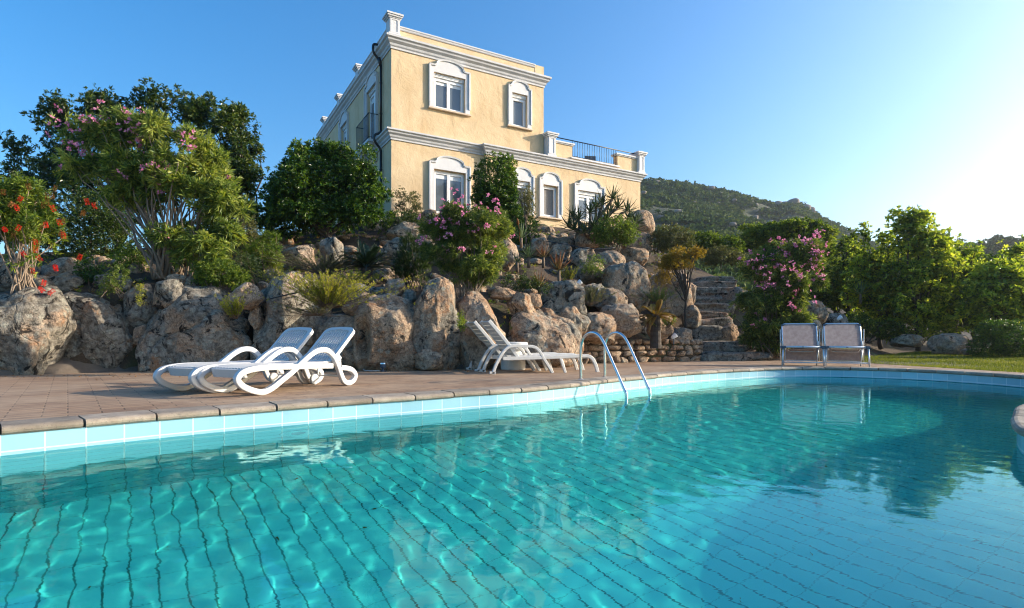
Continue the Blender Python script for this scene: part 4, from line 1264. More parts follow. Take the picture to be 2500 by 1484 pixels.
def old_lounger(label):
    r = empty('sun_lounger', (0, 0, 0), 0, label, 'sun lounger', 'weathered loungers beside the pool ladder')
    W2 = .66
    arm = np.array([z8(*p) for p in ((372, 985), (400, 930), (440, 850), (480, 790), (520, 755), (580, 743), (680, 745), (760, 752), (810, 790), (850, 860), (895, 930), (935, 985))])
    rail = np.array([z8(*p) for p in ((470, 862), (620, 860), (760, 855), (900, 850), (1040, 845), (1180, 838), (1265, 838), (1310, 865), (1340, 925), (1358, 985))])
    arm[:, 1] = np.maximum(arm[:, 1], .0); rail[-1, 1] = 0; arm[0, 1] = arm[-1, 1] = 0
    for y0 in (0, W2 - .05):
        bm = bmesh.new(); ribbon(bm, catmull(arm, 4), .024, y0, y0 + .05); bm_obj('armrest_leg', bm, M['old_plastic'], r)
        bm = bmesh.new(); ribbon(bm, catmull(rail, 4), .030, y0 + .003, y0 + .047); bm_obj('side_rail', bm, M['old_plastic'], r)
    # foot pads
    for y0 in (0, W2 - .05):
        bm = bmesh.new(); ribbon(bm, [(arm[0, 0] - .055, .03), (arm[0, 0] + .05, .02)], .020, y0, y0 + .05); bm_obj('foot', bm, M['old_plastic'], r)
    for xx in (1.25,):
        for y0 in (.0, W2 - .04):
            bm = bmesh.new(); ribbon(bm, [(xx, .27), (xx + .10, 0.0)], .022, y0 + .004, y0 + .04); bm_obj('leg', bm, M['old_plastic'], r)
    # slatted seat
    bm = bmesh.new(); xs_ = np.linspace(.52, 1.82, 14)
    for a, b in zip(xs_, xs_[1:]): add_box(bm, a + .012, b - .012, .05, W2 - .05, .268, .292)
    for yy in (.06, .3, W2 - .09): add_box(bm, .5, 1.83, yy, yy + .03, .245, .267)
    bm_obj('seat', bm, M['old_plastic'], r)
    # backrest leaning back to the left
    h0 = np.array(z8(625, 862)); h1 = np.array(z8(345, 505)); dv = h1 - h0; Lb = np.linalg.norm(dv); cs, sn = dv / Lb
    Mb = Matrix(((cs, 0, sn, h0[0]), (0, 1, 0, 0), (sn, 0, -cs, h0[1]), (0, 0, 0, 1)))
    bm = bmesh.new()
    for y0 in (.052, W2 - .092):
        ribbon(bm, [tuple((Mb @ Vector((u, 0, .012 * math.sin(u / Lb * math.pi))))[i] for i in (0, 2)) for u in np.linspace(0, Lb, 8)], .030, y0, y0 + .04)
    us_ = np.linspace(.06, Lb - .0, 10)
    for a, b in zip(us_, us_[1:]): add_box(bm, a + .006, b - .005, .094, W2 - .094, -.012, .010, Mb)
    bm_obj('backrest', bm, M['old_plastic'], r)
    return r


og = old_lounger('weathered white slatted lounger nearer the pool of the pair behind the ladder')
og.location = (-.325, 9.63, 0); og.rotation_euler.z = math.atan2(.322, .947)
o2 = copy_tree(og); o2['label'] = 'weathered white slatted lounger nearer the boulders, partly hidden by its twin'
o2.location = (-.325 - .29, 9.63 + .66, 0); o2.rotation_euler.z = math.atan2(.322, .947) + .01

# white tub table
bm = bmesh.new()
lathe(bm, [(.225, 0.0), (.238, .02), (.238, .33), (.225, .36)], 32)
tub = empty('tub_table', (.02, 11.0, 0), 0, 'round white plastic tub table standing between the right loungers and the boulders', 'tub table')
bm_obj('drum', bm, M['old_plastic'], tub, smooth=False)
bm = bmesh.new(); lathe(bm, [(.20, .355), (.27, .39), (.285, .41), (.285, .515), (.272, .53), (.25, .535), (.23, .525)], 32)
bm_obj('rim', bm, M['old_plastic'], tub)

# ================================================================== SLING CHAIRS
M['sling'] = leaf_mat('woven_sling', ((.34, .30, .31), (.40, .36, .37), (.44, .40, .41)), .35, .7, .2, (1.1, .95, .8))
def sling_cloth():
    t = NT('sling_mesh_cloth')
    p = t.n('ShaderNodeTexCoord').outputs['Object']
    wv = t.math('MULTIPLY', t.math('SINE', t.math('MULTIPLY', t.n('ShaderNodeSeparateXYZ', i_Vector=p).outputs[0], 520.0)), t.math('SINE', t.math('MULTIPLY', t.n('ShaderNodeSeparateXYZ', i_Vector=p).outputs[2], 520.0)))
    c = t.mix(t.ramp(t.math('ADD', t.math('MULTIPLY', wv, .3), t.noise(p, 14, 5)), [(.3, 0.0), (.75, 1.0)]), (.30, .255, .25), (.47, .41, .40))
    t.set(Base_Color=c, Roughness=.75, Specular_IOR_Level=.2)
    tr = t.n('ShaderNodeBsdfTranslucent'); t.t.links.new(c, tr.inputs['Color'])
    mx = t.n('ShaderNodeMixShader', i_0=.4)
    t.t.links.new(t.b.outputs[0], mx.inputs[1]); t.t.links.new(tr.outputs[0], mx.inputs[2]); t.t.links.new(mx.outputs[0], t.out.inputs['Surface'])
    return t.m


M['sling'] = sling_cloth()


def sheet(bm, a, b, c, d, t_=.004, n=6, sag=0.0, dirv=Vector((0, 0, -1))):
    """quad a-b-c-d as a slightly sagging sheet with thickness"""
    a, b, c, d = map(Vector, (a, b, c, d)); nr = (b - a).cross(d - a).normalized() * t_
    for o_ in (nr * 0, nr):
        g_ = [[bm.verts.new((a.lerp(b, i / n)).lerp(d.lerp(c, i / n), j / n) + dirv * sag * math.sin(math.pi * j / n) * (1 if True else 0) + o_) for i in range(n + 1)] for j in range(n + 1)]
        for j in range(n):
            for i in range(n): bm.faces.new([g_[j][i], g_[j][i + 1], g_[j + 1][i + 1], g_[j + 1][i]])


def sling_chair(label):
    r = empty('sling_chair', (0, 0, 0), 0, label, 'folding chair', 'folding sling chairs by the far pool edge')
    w = .385; S = .415
    T = lambda n_, lines, m, s_=8: link(n_, tubes_mesh(n_, lines, s_), M[m], r)
    T('front_legs', [([(-w - .02, -.02, 0), (-w, 0, S - .03)], .018), ([(w + .02, -.02, 0), (w, 0, S - .03)], .018), ([(-w - .01, -.014, .085), (w + .01, -.014, .085)], .013)], 'alu_blue')
    T('rear_legs', [([(-w + .06, .52, 0), (-w + .03, .50, S - .03)], .015), ([(w - .06, .52, 0), (w - .03, .50, S - .03)], .015)], 'alu_blue')
    T('seat_frame', [([(-w + .045, -.006, S), (w - .045, -.006, S)], .021), ([(-w, .03, S), (-w, .60, S - .03)], .017), ([(w, .03, S), (w, .60, S - .03)], .017)], 'alu_blue')
    for sx in (-1, 1):
        bm = bmesh.new(); add_box(bm, sx * w - .05, sx * w + .05 - .02 * (sx > 0), -.03, .045, S - .032, S + .024); bm_obj('corner_joint', bm, M['joint_plastic'], r, bevel=.008)
    bm = bmesh.new(); add_box(bm, -.02, .02, -.030, -.026, S - .006, S + .008); bm_obj('badge', bm, M['joint_plastic'], r)
    bm = bmesh.new(); sheet(bm, (-w + .02, .0, S + .018), (w - .02, .0, S + .018), (w - .02, .58, S - .005), (-w + .02, .58, S - .005), sag=.02); bm_obj('seat_sling', bm, M['sling'], r, smooth=True)
    # back: U tube with rounded top corners
    bw, y0, z0, y1, z1 = w - .035, .56, S - .01, .80, .925
    L_ = Vector((0, y1 - y0, z1 - z0)); u_ = lambda t_, x: Vector((x, y0, z0)) + L_ * t_
    pts = [u_(0, -bw), u_(.5, -bw), u_(.88, -bw)]
    for k in range(1, 5): a = math.pi / 2 * k / 5; pts.append(u_(.88 + .12 * math.sin(a), -bw + .07 * (1 - math.cos(a))))
    pts.append(u_(1, -bw + .08)); pts += [Vector((-p.x, p.y, p.z)) for p in pts[::-1]]
    T('back_frame', [(pts, .016)], 'alu_blue')
    bm = bmesh.new(); n_ = 8
    A, B = [], []
    for j in range(n_ + 1):
        t_ = .02 + .97 * j / n_; cut = .045 * max(0, (t_ - .86) / .13)
        for x in (-1, 1): pass
        A.append(bm.verts.new(u_(t_, -bw + .004 + cut) + Vector((0, -.012, 0)))); B.append(bm.verts.new(u_(t_, bw - .004 - cut) + Vector((0, -.012, 0))))
    for j in range(n_): bm.faces.new([A[j], B[j], B[j + 1], A[j + 1]])
    bm_obj('back_sling', bm, M['sling'], r)
    for sx in (-1, 1):
        q_ = u_(.93, sx * (bw - .03)); bm = bmesh.new()
        add_prism(bm, [(q_.x - .045 * sx, q_.z + .03), (q_.x + .045 * sx, q_.z + .03), (q_.x + .045 * sx, q_.z - .05)][::sx], q_.y - .022, q_.y + .012); bm_obj('corner_joint', bm, M['joint_plastic'], r)
        T('side_strut', [([(sx * (w + .012), .62, .80), (sx * (w + .005), .60, .10)], .009), ([(sx * (bw + .005), .545, S - .0), (sx * (bw + .005), .575, S + .12)], .021)], 'old_plastic')
    # the foot part folded down behind
    bm = bmesh.new(); sheet(bm, (-w + .10, .58, .36), (w - .05, .58, .36), (w - .06, .56, .115), (-w + .10, .56, .115)); bm_obj('folded_sling', bm, M['sling'], r, smooth=True)
    T('folded_frame', [([(-w + .09, .57, .37), (-w + .09, .55, .10), (w - .05, .55, .10), (w - .05, .57, .37)], .013)], 'alu_blue')
    T('under_bow', [(catmull([(-w + .10, .30, S - .03), (-w + .14, .26, S - .09), (-w + .22, .25, S - .105), (w - .22, .25, S - .105), (w - .14, .26, S - .09), (w - .10, .30, S - .03)], 5), .009)], 'steel')
    return r


c1 = sling_chair('folding sling chair with grey mesh back, left one next to the oleander'); c1.location = (6.24, 12.2, 0); c1.rotation_euler.z = math.radians(-21)
c2 = copy_tree(c1); c2['label'] = 'folding sling chair with grey mesh back, right one next to the lawn'; c2.location = (7.02, 11.92, 0); c2.rotation_euler.z = math.radians(-23)

# ================================================================== SMALL FIXTURES
lp = empty('path_light', P(935, 906, 10.45), 0, 'small blue grey garden lamp on the deck below the hollow boulder', 'lamp')
lp.location.z = 0
bm = bmesh.new(); lathe(bm, [(.055, 0), (.055, .012), (.02, .02), (.018, .05), (.05, .075), (.058, .12)], 16); bm_obj('lamp_base', bm, M['joint_plastic'], lp)
bm = bmesh.new(); lathe(bm, [(.05, .121), (.066, .135), (.062, .16), (.03, .172)], 16); bm_obj('lamp_cap', bm, M['steel'], lp)
link('cable', tubes_mesh('cable', [(catmull([(-.05, 0, .012), (-.2, -.05, .012), (-.36, .05, .02), (-.42, .2, .05)], 6), .008)], 6), M['old_plastic'], lp)


def spot(px, py, Y, label):
    r = empty('spotlight', P(px, py + 7, Y), 0, label, 'garden spotlight', 'small garden spotlights')
    bm = bmesh.new(); Mx = Matrix.Translation((0, 0, .08)) @ Matrix.Rotation(.9, 4, 'Y'); lathe(bm, [(.03, -.07), (.05, -.03), (.065, .06), (.06, .075)], 14, Mx); bm_obj('lamp_head', bm, M['pvc'], r)
    bm = bmesh.new(); lathe(bm, [(.012, -.12), (.012, .06)], 8); bm_obj('spike', bm, M['joint_plastic'], r)


spot(1412, 692, 14.0, 'small white spotlight on the grey rock below the aloes')
spot(1644, 822, 14.3, 'white spotlight beside the upright tan rock near the cycad')
spot(2048, 776, 17.4, 'white spotlight on the shaded rock behind the sling chairs')
hz = [P(632, 746, 10.35), P(648, 733, 10.3), P(690, 722, 10.2), P(740, 711, 10.15), P(775, 704, 10.25), P(800, 702, 10.6)]
tag(link('irrigation_hose', tubes_mesh('irrigation_hose', [(catmull(hz, 6), .013)], 8), M['hose']), 'thin black irrigation hose drawn across the tall grey boulder', 'hose')
hz = [P(1330, 588, 16.9), P(1380, 596, 16.4), P(1440, 607, 15.9), P(1500, 605, 16.1)]
tag(link('irrigation_hose', tubes_mesh('irrigation_hose', [(catmull(hz, 6), .012)], 8), M['hose']), 'thin black irrigation hose on the soil above the rounded tan boulder', 'hose')
# round light in the pool wall
k_ = int(np.argmin(np.hypot(OUT[:, 0] + 2.05, OUT[:, 1] - 5.38)))
pl = empty('pool_light', (OUT[k_, 0], OUT[k_, 1], -.62), 0, 'round underwater light set in the pool wall below the loungers', 'pool light')
nn = Vector((-NRM[k_, 0], -NRM[k_, 1], 0)); Mq = nn.to_track_quat('Z', 'Y').to_matrix().to_4x4()
bm = bmesh.new(); lathe(bm, [(.06, .0), (.16, .0), (.16, .02), (.14, .035), (.115, .035)], 28, Mq); bm_obj('ring', bm, M['steel'], pl)
bm = bmesh.new(); lathe(bm, [(.112, .012), (.10, .03), (.02, .042)], 24, Mq); bm_obj('lens', bm, M['glass'], pl)
# spiral stair seen between the left trees
sp_o = empty('spiral_staircase', P(607, 575, 24), 0, 'black iron spiral staircase top showing between the left trees', 'staircase')
zb = -(575 - 520) * -24 / 1388
R_ = .33
zt0 = (575 - 466) * 24 / 1388
ring = [(R_ * math.cos(a) , R_ * math.sin(a) * .9, zt0 - .28 * k / 24) for k, a in enumerate(np.linspace(math.pi * .95, -math.pi * .75, 25))]
ln = [(ring, .03)]
for k in range(0, 25, 2): ln.append(([ring[k], (ring[k][0], ring[k][1], zb - .5)], .016))
link('railing', tubes_mesh('railing', ln, 6), M['iron'], sp_o)
link('centre_pole', tubes_mesh('centre_pole', [([(0, 0, -1), (0, 0, zt0 - .5)], .10)], 10), M['iron'], sp_o)

# ================================================================== PLANTS
DENS = 1.55


def unit(a): return a / (np.linalg.norm(a, axis=-1, keepdims=True) + 1e-9)


class Fol:
    """collects folded leaf blades; build() links them as one mesh"""
    def __init__(s): s.v, s.var, s.n = [], [], 0

    def blades(s, base, d, L, W, var, droop=.15, fold=.25, ref=None, jit=.5, mid=.45):
        n = len(base)
        L = np.broadcast_to(L, (n,))[:, None]; W = np.broadcast_to(W, (n,))[:, None]
        d = unit(d)
        if ref is None: ref = np.tile((0, 0, 1.), (n, 1))
        ref = unit(ref + RNG.normal(0, jit, (n, 3)))
        sd = unit(np.cross(d, ref)); nr = np.cross(sd, d)
        m = base + d * L * mid
        tip = base + d * L; tip[:, 2] -= (droop * L)[:, 0]
        m[:, 2] -= (droop * L * .22)[:, 0]
        s.v.append(np.stack([base, m + sd * W * .5 + nr * W * fold, tip, m - sd * W * .5 + nr * W * fold], 1).reshape(-1, 3))
        s.var.append(np.repeat(np.clip(np.broadcast_to(var, (n,)), 0, 1), 4)); s.n += n

    def rosettes(s, c, ax, k, L, W, spread=(.35, 1.5), var=.5, vj=.22, droop=.15, fold=.25, lj=.25, off=.0, jit=.45):
        n = len(c); ax = unit(ax)
        h = np.where(np.abs(ax[:, 2:3]) < .9, np.array([[0, 0, 1.]]), np.array([[1., 0, 0]]))
        e1 = unit(np.cross(ax, h)); e2 = np.cross(ax, e1)
        ph = RNG.uniform(0, 2 * math.pi, (n, k)); th = RNG.uniform(*spread, (n, k))
        d = np.cos(th)[..., None] * ax[:, None] + np.sin(th)[..., None] * (np.cos(ph)[..., None] * e1[:, None] + np.sin(ph)[..., None] * e2[:, None])
        b = np.repeat(c[:, None], k, 1) + d * .012 - ax[:, None] * (RNG.uniform(0, 1, (n, k)) * off)[..., None]
        vv = np.broadcast_to(var, (n,))[:, None] + RNG.normal(0, vj, (n, k))
        Ls = L * RNG.uniform(1 - lj, 1 + lj, (n, k))
        s.blades(b.reshape(-1, 3), d.reshape(-1, 3), Ls.ravel(), (W * Ls / L).ravel(), vv.ravel(), droop, fold, np.repeat(ax[:, None], k, 1).reshape(-1, 3), jit)

    def build(s, name, mat, parent, org=(0, 0, 0)):
        v = np.concatenate(s.v) - np.array(org); i = np.arange(s.n) * 4
        f = np.concatenate([np.stack([i, i + 1, i + 2], -1), np.stack([i, i + 2, i + 3], -1)])
        return link(name, np_mesh(name, v, [f], False, var=np.concatenate(s.var)), M[mat], parent)


def blobs_px(lst, Y):
    """(px, py, rx, rz[, dY[, ry]]) in photo pixels -> world ellipsoids"""
    out = []
    for b in lst:
        y = Y + (b[4] if len(b) > 4 else 0); c = P(b[0], b[1], y)
        rx, rz = b[2] * y / 1388, b[3] * y / 1388
        out.append((c.x, c.y, c.z, rx, b[5] if len(b) > 5 else (rx + rz) / 2 * .9, rz))
    return np.array(out)


def split_blobs(B, k, seed):
    """break each mass into smaller uneven clumps so that outlines and gaps look grown"""
    r = np.random.default_rng(seed); out = []
    for b in B:
        out.append(np.concatenate([b[:3], b[3:] * .62]))
        u = unit(r.normal(size=(k, 3))); u[:, 2] = np.where(u[:, 2] < -.3, -u[:, 2] * .5, u[:, 2])
        for q in u:
            f = r.uniform(.22, .46); out.append(np.concatenate([b[:3] + q * b[3:] * r.uniform(.55, .98), b[3:] * f * r.uniform(.8, 1.2, 3)]))
    return np.array(out)


def sample(bl, n, surf=.5, lump=.22, gap=None, gf=1.6, seed=0):
    w = bl[:, 3] * bl[:, 5] + bl[:, 3] * bl[:, 4]; w = w / w.sum()
    P_, N_ = [], []
    got = 0
    while got < n:
        m = max(64, (n - got) * 2)
        k = RNG.choice(len(bl), m, p=w)
        u = unit(RNG.normal(size=(m, 3))); r = 1 - (1 - surf) * RNG.random(m) ** 1.6
        r = r * (1 + lump * vnoise(u * 2.3 + k[:, None] * 7.1 + seed, 31) + lump * .5 * vnoise(u * 5.5 + k[:, None] * 3.3, 32))
        p = bl[k, :3] + u * r[:, None] * bl[k, 3:6]
        nr = unit(u / bl[k, 3:6])
        if gap is not None:
            keep = vnoise(p * gf + seed * 1.7, 33) + .5 * vnoise(p * gf * 2.3, 34) > gap
            p, nr = p[keep], nr[keep]
        P_.append(p); N_.append(nr); got += len(p)
    return np.concatenate(P_)[:n], np.concatenate(N_)[:n]


def limb(b, t, r0, r1, up=.35, wob=.06, n=9, s_=None):
    b, t = np.array(b, float), np.array(t, float); Ln = np.linalg.norm(t - b)
    c = b + (t - b) * .45 + np.array([0, 0, up * Ln * .3]) + RNG.normal(0, wob * Ln, 3)
    u = np.linspace(0, 1, n)[:, None]
    p = (1 - u) ** 2 * b + 2 * u * (1 - u) * c + u ** 2 * t
    p[1:-1] += RNG.normal(0, .012 * Ln, (n - 2, 3))
    return (p, np.linspace(r0, r1, n) ** 1.0)


def shrub(name, label, cat, base, Y, bl, n, k, L, W, mat, bark='bark_mid', limbs=14, r0=.03, spread=(.3, 1.4), surf=.5, gap=-.35, gf=1.6, up=.3, axup=.45,
          droop=.15, trunk=None, part=('foliage', 'stems'), group=None, seed=0, flowers=None, lump=.22, vbase=.5, off=.06, bspread=.12, fold=.25, split=0, dens=None, vj=.24, fuzz=.05, twigs=()):
    """base in photo pixels at depth Y; bl in photo pixels"""
    o = P(base[0], base[1], Y)
    r = empty(name, o, 0, label, cat, group)
    B = blobs_px(bl, Y)
    if split: B = split_blobs(B, split, seed + 500)
    n = int(n * (dens or DENS)); p, nr = sample(B, n, surf, lump, gap, gf, seed)
    p = p + np.clip(RNG.normal(0, fuzz, p.shape), -1.3 * fuzz, 1.3 * fuzz) * RNG.random((len(p), 1))
    ax = unit(nr * .9 + np.array([0, 0, axup]) + RNG.normal(0, .35, nr.shape))
    var = vbase + .30 * vnoise(p * 2.2 + seed, 41) + RNG.normal(0, .08, len(p))
    F = Fol(); F.rosettes(p, ax, k, L, W, spread, var, vj, droop=droop, off=off, fold=fold)
    tw = []
    for tx, ty in twigs:      # loose twigs standing clear of the crown
        tip = np.array(P(tx, ty, Y)); root = tip + np.array([RNG.normal(0, .25), RNG.normal(0, .2), -RNG.uniform(.9, 1.3)])
        l = limb(root, tip, .016, .004, .1, .05, 8); tw.append((l[0] - np.array(o), l[1]))
        u_ = np.linspace(.35, 1, 9); c0 = np.array([np.interp(u_, np.linspace(0, 1, 8), l[0][:, a]) for a in range(3)]).T
        c0 = np.repeat(c0, 3, 0) + RNG.normal(0, .06, (27, 3))
        F.rosettes(c0, unit(RNG.normal(0, .5, c0.shape) + (0, 0, .6)), 5, L, W, spread, vbase - .1, vj, droop=droop)
    F.build(part[0], mat, r, o)
    if limbs:
        ln = list(tw)
        tips = p[RNG.choice(len(p), limbs, replace=False)]
        if trunk:           # single trunk that forks at height trunk[0], radius trunk[1]
            fork = np.array([trunk[2] if len(trunk) > 2 else 0, 0, trunk[0]])
            ln.append(limb((0, 0, -.15), fork, trunk[1], trunk[1] * .7, 0, .04))
            for t_ in tips: ln.append(limb(fork * RNG.uniform(.6, 1), t_ - np.array(o), trunk[1] * .5, .008, up, .09))
        else:
            for t_ in tips:
                bb = RNG.normal(0, bspread, 2); ln.append(limb((bb[0], bb[1], -.1), t_ - np.array(o), r0 * RNG.uniform(.6, 1.15), .006, up, .05))
        link(part[1], tubes_mesh(part[1], ln, 6), M[bark], r)
    if flowers:
        fn, fmat, topbias, flist = flowers
        p2, n2 = sample(B, fn * 6, .93, lump, None)
        z = p2[:, 2] - p2[:, 2].min(); front = -(p2[:, 1] - p2[:, 1].mean())
        sc_ = topbias * z / z.max() + .35 * front / (np.abs(front).max() + 1e-6) + RNG.normal(0, .35, len(z))
        idx = np.argsort(-sc_)[:fn]
        Ff = Fol()
        cp, cn = p2[idx], n2[idx]
        if flist:
            extra = np.array([P(a, b_, Y - c_)[:] for a, b_, c_ in flist]); cp = np.vstack([cp, extra]); cn = np.vstack([cn, np.tile((0, -.6, .6), (len(extra), 1))])
        for q_ in range(3):
            m_ = RNG.normal(0, .055, cp.shape); Ff.rosettes(cp + cn * .05 + m_, unit(cn + RNG.normal(0, .5, cn.shape)), 8, .048, .034, (.7, 1.5), .5, .3, droop=0, fold=.1)
        Ff.build('flowers', fmat, r, o)
    return r


FQ = 1.0
# ---- left side
shrub('evergreen_tree', 'large dark evergreen tree behind the left oleander, spreading to the left edge', 'tree', (290, 660), 16.5,
      [(250, 290, 130, 70), (180, 270, 60, 42), (360, 262, 60, 50), (330, 350, 120, 90), (60, 365, 46, 30, 0, .6), (105, 420, 75, 60), (200, 420, 120, 90), (290, 480, 150, 90), (140, 290, 30, 45)],
      2300, 9, .115, .040, 'lf_dark', 'bark_dark', 22, trunk=(1.2, .13), split=8, fuzz=.1, twigs=[(228, 218), (336, 212), (372, 222), (156, 262), (130, 250), (62, 335), (40, 352)], gap=-.4, gf=1.3, part=('crown', 'trunk'), seed=3, lump=.3, surf=.55)
shrub('evergreen_tree', 'dark evergreen tree with loose upright twigs to the right of the left oleander', 'tree', (540, 640), 17.2,
      [(545, 330, 72, 75), (480, 300, 50, 62), (442, 260, 18, 40), (590, 360, 50, 70), (600, 430, 46, 80), (545, 440, 80, 90), (510, 255, 26, 30), (575, 285, 40, 40), (560, 540, 80, 70)],
      1900, 9, .115, .040, 'lf_dark', 'bark_dark', 20, trunk=(1.0, .11), split=8, fuzz=.1, twigs=[(437, 216), (468, 246), (512, 240), (545, 250), (585, 272), (625, 300), (424, 240)], gap=-.4, gf=1.4, part=('crown', 'trunk'), seed=9, lump=.34, surf=.55)
shrub('evergreen_tree', 'deep shaded evergreen tree at the far left edge beyond the bottlebrush', 'tree', (20, 640), 18.5,
      [(20, 440, 62, 42), (70, 470, 60, 55), (-30, 500, 70, 90), (60, 540, 70, 60)], 800, 8, .12, .042, 'lf_dark', 'bark_dark', 10, trunk=(.9, .10), part=('crown', 'trunk'), seed=14, lump=.28)
shrub('hedge_bush', 'dark dense bush with a few yellowed leaves behind the bottlebrush', 'bush', (215, 650), 14.2,
      [(215, 560, 100, 80), (150, 590, 80, 65), (285, 590, 70, 66), (255, 520, 70, 60), (120, 540, 70, 60), (170, 500, 60, 50)], 2600, 8, .055, .024, 'lf_dark', 'bark_dark', 10, seed=18, vbase=.42)
shrub('oleander', 'big left oleander with bare fanned stems and pink flowers along its crown', 'oleander', (415, 672), 11.5,
      [(215, 330, 85, 62), (150, 350, 30, 35), (275, 300, 75, 45), (350, 330, 100, 62), (450, 385, 85, 62), (500, 430, 75, 70), (330, 420, 120, 62), (230, 410, 70, 62), (420, 470, 120, 62), (530, 500, 70, 70), (490, 570, 85, 60), (560, 570, 50, 50), (300, 480, 70, 42), (470, 350, 55, 40)],
      2100, 11, .15, .024, 'lf_oleander', 'bark_grey', 64, r0=.034, spread=(.25, 1.15), surf=.35, split=7, dens=1.7, vj=.3, gap=-.2, gf=1.9, up=.25, part=('foliage', 'stems'), seed=21, bspread=.16,
      flowers=(38, 'pink', 1.6, [(300, 313, .6), (318, 300, .6), (330, 318, .6), (240, 262, .5), (225, 290, .6), (455, 345, .6), (470, 360, .6), (462, 335, .5), (205, 300, .6), (180, 362, .6), (415, 575, .5), (395, 463, .5), (355, 428, .6)]), lump=.25)
shrub('oleander', 'low oleander suckers with long drooping leaves right of the bare stems', 'oleander', (478, 672), 11.2,
      [(490, 600, 42, 40), (530, 620, 30, 35), (450, 620, 25, 30)], 120, 11, .16, .024, 'lf_oleander', 'bark_grey', 12, r0=.014, seed=25, droop=.35, gap=None)
BOTT = [(49, 486), (41, 506), (28, 498), (45, 557), (33, 573), (87, 590), (87, 610), (57, 620), (96, 630), (136, 654), (107, 690), (101, 706), (145, 543), (155, 574), (212, 492), (230, 503), (203, 520), (195, 627), (130, 509), (112, 548), (126, 712), (8, 470), (70, 455), (12, 560), (150, 570), (80, 660)]
bb_ = shrub('bottlebrush', 'bottlebrush shrub with red brush flowers at the left edge', 'bottlebrush', (62, 716), 9.9,
      [(55, 520, 78, 62), (20, 590, 55, 62), (112, 555, 50, 62), (-10, 500, 55, 70), (110, 640, 32, 42), (60, 625, 60, 40), (190, 492, 42, 16), (60, 460, 50, 25)],
      900, 10, .085, .022, 'lf_bottle', 'bark_grey', 26, r0=.016, spread=(.4, 1.4), surf=.2, gap=-.15, gf=2.2, seed=29, bspread=.10)
Fr, Fd = Fol(), Fol()
for i_, (a, b) in enumerate(BOTT):
    q_ = np.array(P(a, b, 9.9 - .25 - RNG.uniform(0, .25))); ax = unit(np.array([RNG.normal(0, .4), RNG.normal(0, .3), -.8 if i_ % 3 else .8]))
    tgt = Fd if i_ in (2, 4, 16, 21, 22, 24) else Fr
    cs_ = q_ + ax * np.linspace(-.045, .045, 6)[:, None]
    tgt.rosettes(cs_, np.tile(ax, (6, 1)), 22, .028, .008, (1.2, 1.7), .5, .25, droop=0, lj=.2)
for i_ in range(14):
    q_ = np.array(P(RNG.uniform(0, 190), RNG.uniform(440, 640), 9.8)); ax = np.array([RNG.normal(0, .2), 0, RNG.choice([-1, 1])])
    Fd.rosettes(q_ + ax * np.linspace(-.05, .05, 6)[:, None], np.tile(unit(ax), (6, 1)), 16, .02, .012, (1.2, 1.7), .5, .25, droop=0)
ob = np.array(bb_.location)
Fr.build('flowers', 'red', bb_, ob); Fd.build('spent_flowers', 'dry_cone', bb_, ob)
shrub('shrub', 'small dark leafy shrub on the rocks between bottlebrush and left oleander', 'shrub', (218, 700), 11.0, [(215, 660, 26, 36), (245, 680, 18, 22)], 130, 8, .05, .022, 'lf_round', 'bark_mid', 6, r0=.01, seed=31)
shrub('shrub', 'light green succulent shrub hanging over the square boulder', 'shrub', (285, 716), 10.5, [(280, 680, 20, 34), (262, 700, 15, 18), (300, 665, 15, 22)], 130, 7, .042, .02, 'lf_pale', 'bark_mid', 6, r0=.008, seed=32)
shrub('shrub', 'leafy green shrub under the bare oleander stems', 'shrub', (320, 690), 11.8, [(315, 630, 34, 36), (335, 660, 30, 30)], 200, 8, .06, .022, 'lf_bottle', 'bark_mid', 8, r0=.01, seed=33)
shrub('succulent', 'small upright orange and green succulent stem in front of the recessed boulder', 'succulent', (345, 752), 10.2, [(345, 725, 6, 26), (343, 700, 9, 12)], 45, 7, .03, .011, 'lf_rosemary', None, 0, seed=34)
# ---- middle
shrub('evergreen_tree', 'dense round glossy evergreen tree at the left corner of the villa', 'tree', (800, 615), 16.6,
      [(790, 440, 118, 100), (725, 480, 90, 90), (868, 445, 78, 68), (690, 545, 66, 62), (800, 530, 145, 60), (752, 378, 42, 45), (905, 480, 50, 42), (820, 380, 40, 40), (860, 520, 70, 50)],
      5000, 9, .10, .038, 'lf_round', 'bark_dark', 14, trunk=(.6, .12), split=12, gap=None, part=('crown', 'trunk'), seed=41, lump=.2, surf=.66)
shrub('shrub', 'sparse grey green shrub against the villa corner', 'shrub', (990, 556), 18.2, [(985, 490, 46, 30), (950, 500, 28, 36), (1000, 525, 36, 30)], 480, 7, .06, .02, 'lf_olive', 'bark_mid', 18, r0=.014, seed=43, surf=.2, gap=-.15, gf=2)
shrub('shrub', 'low dark shrub below the grey green corner shrub', 'shrub', (990, 570), 17.4, [(985, 540, 50, 24), (940, 550, 24, 22)], 300, 8, .05, .02, 'lf_dark', 'bark_dark', 8, r0=.01, seed=44)
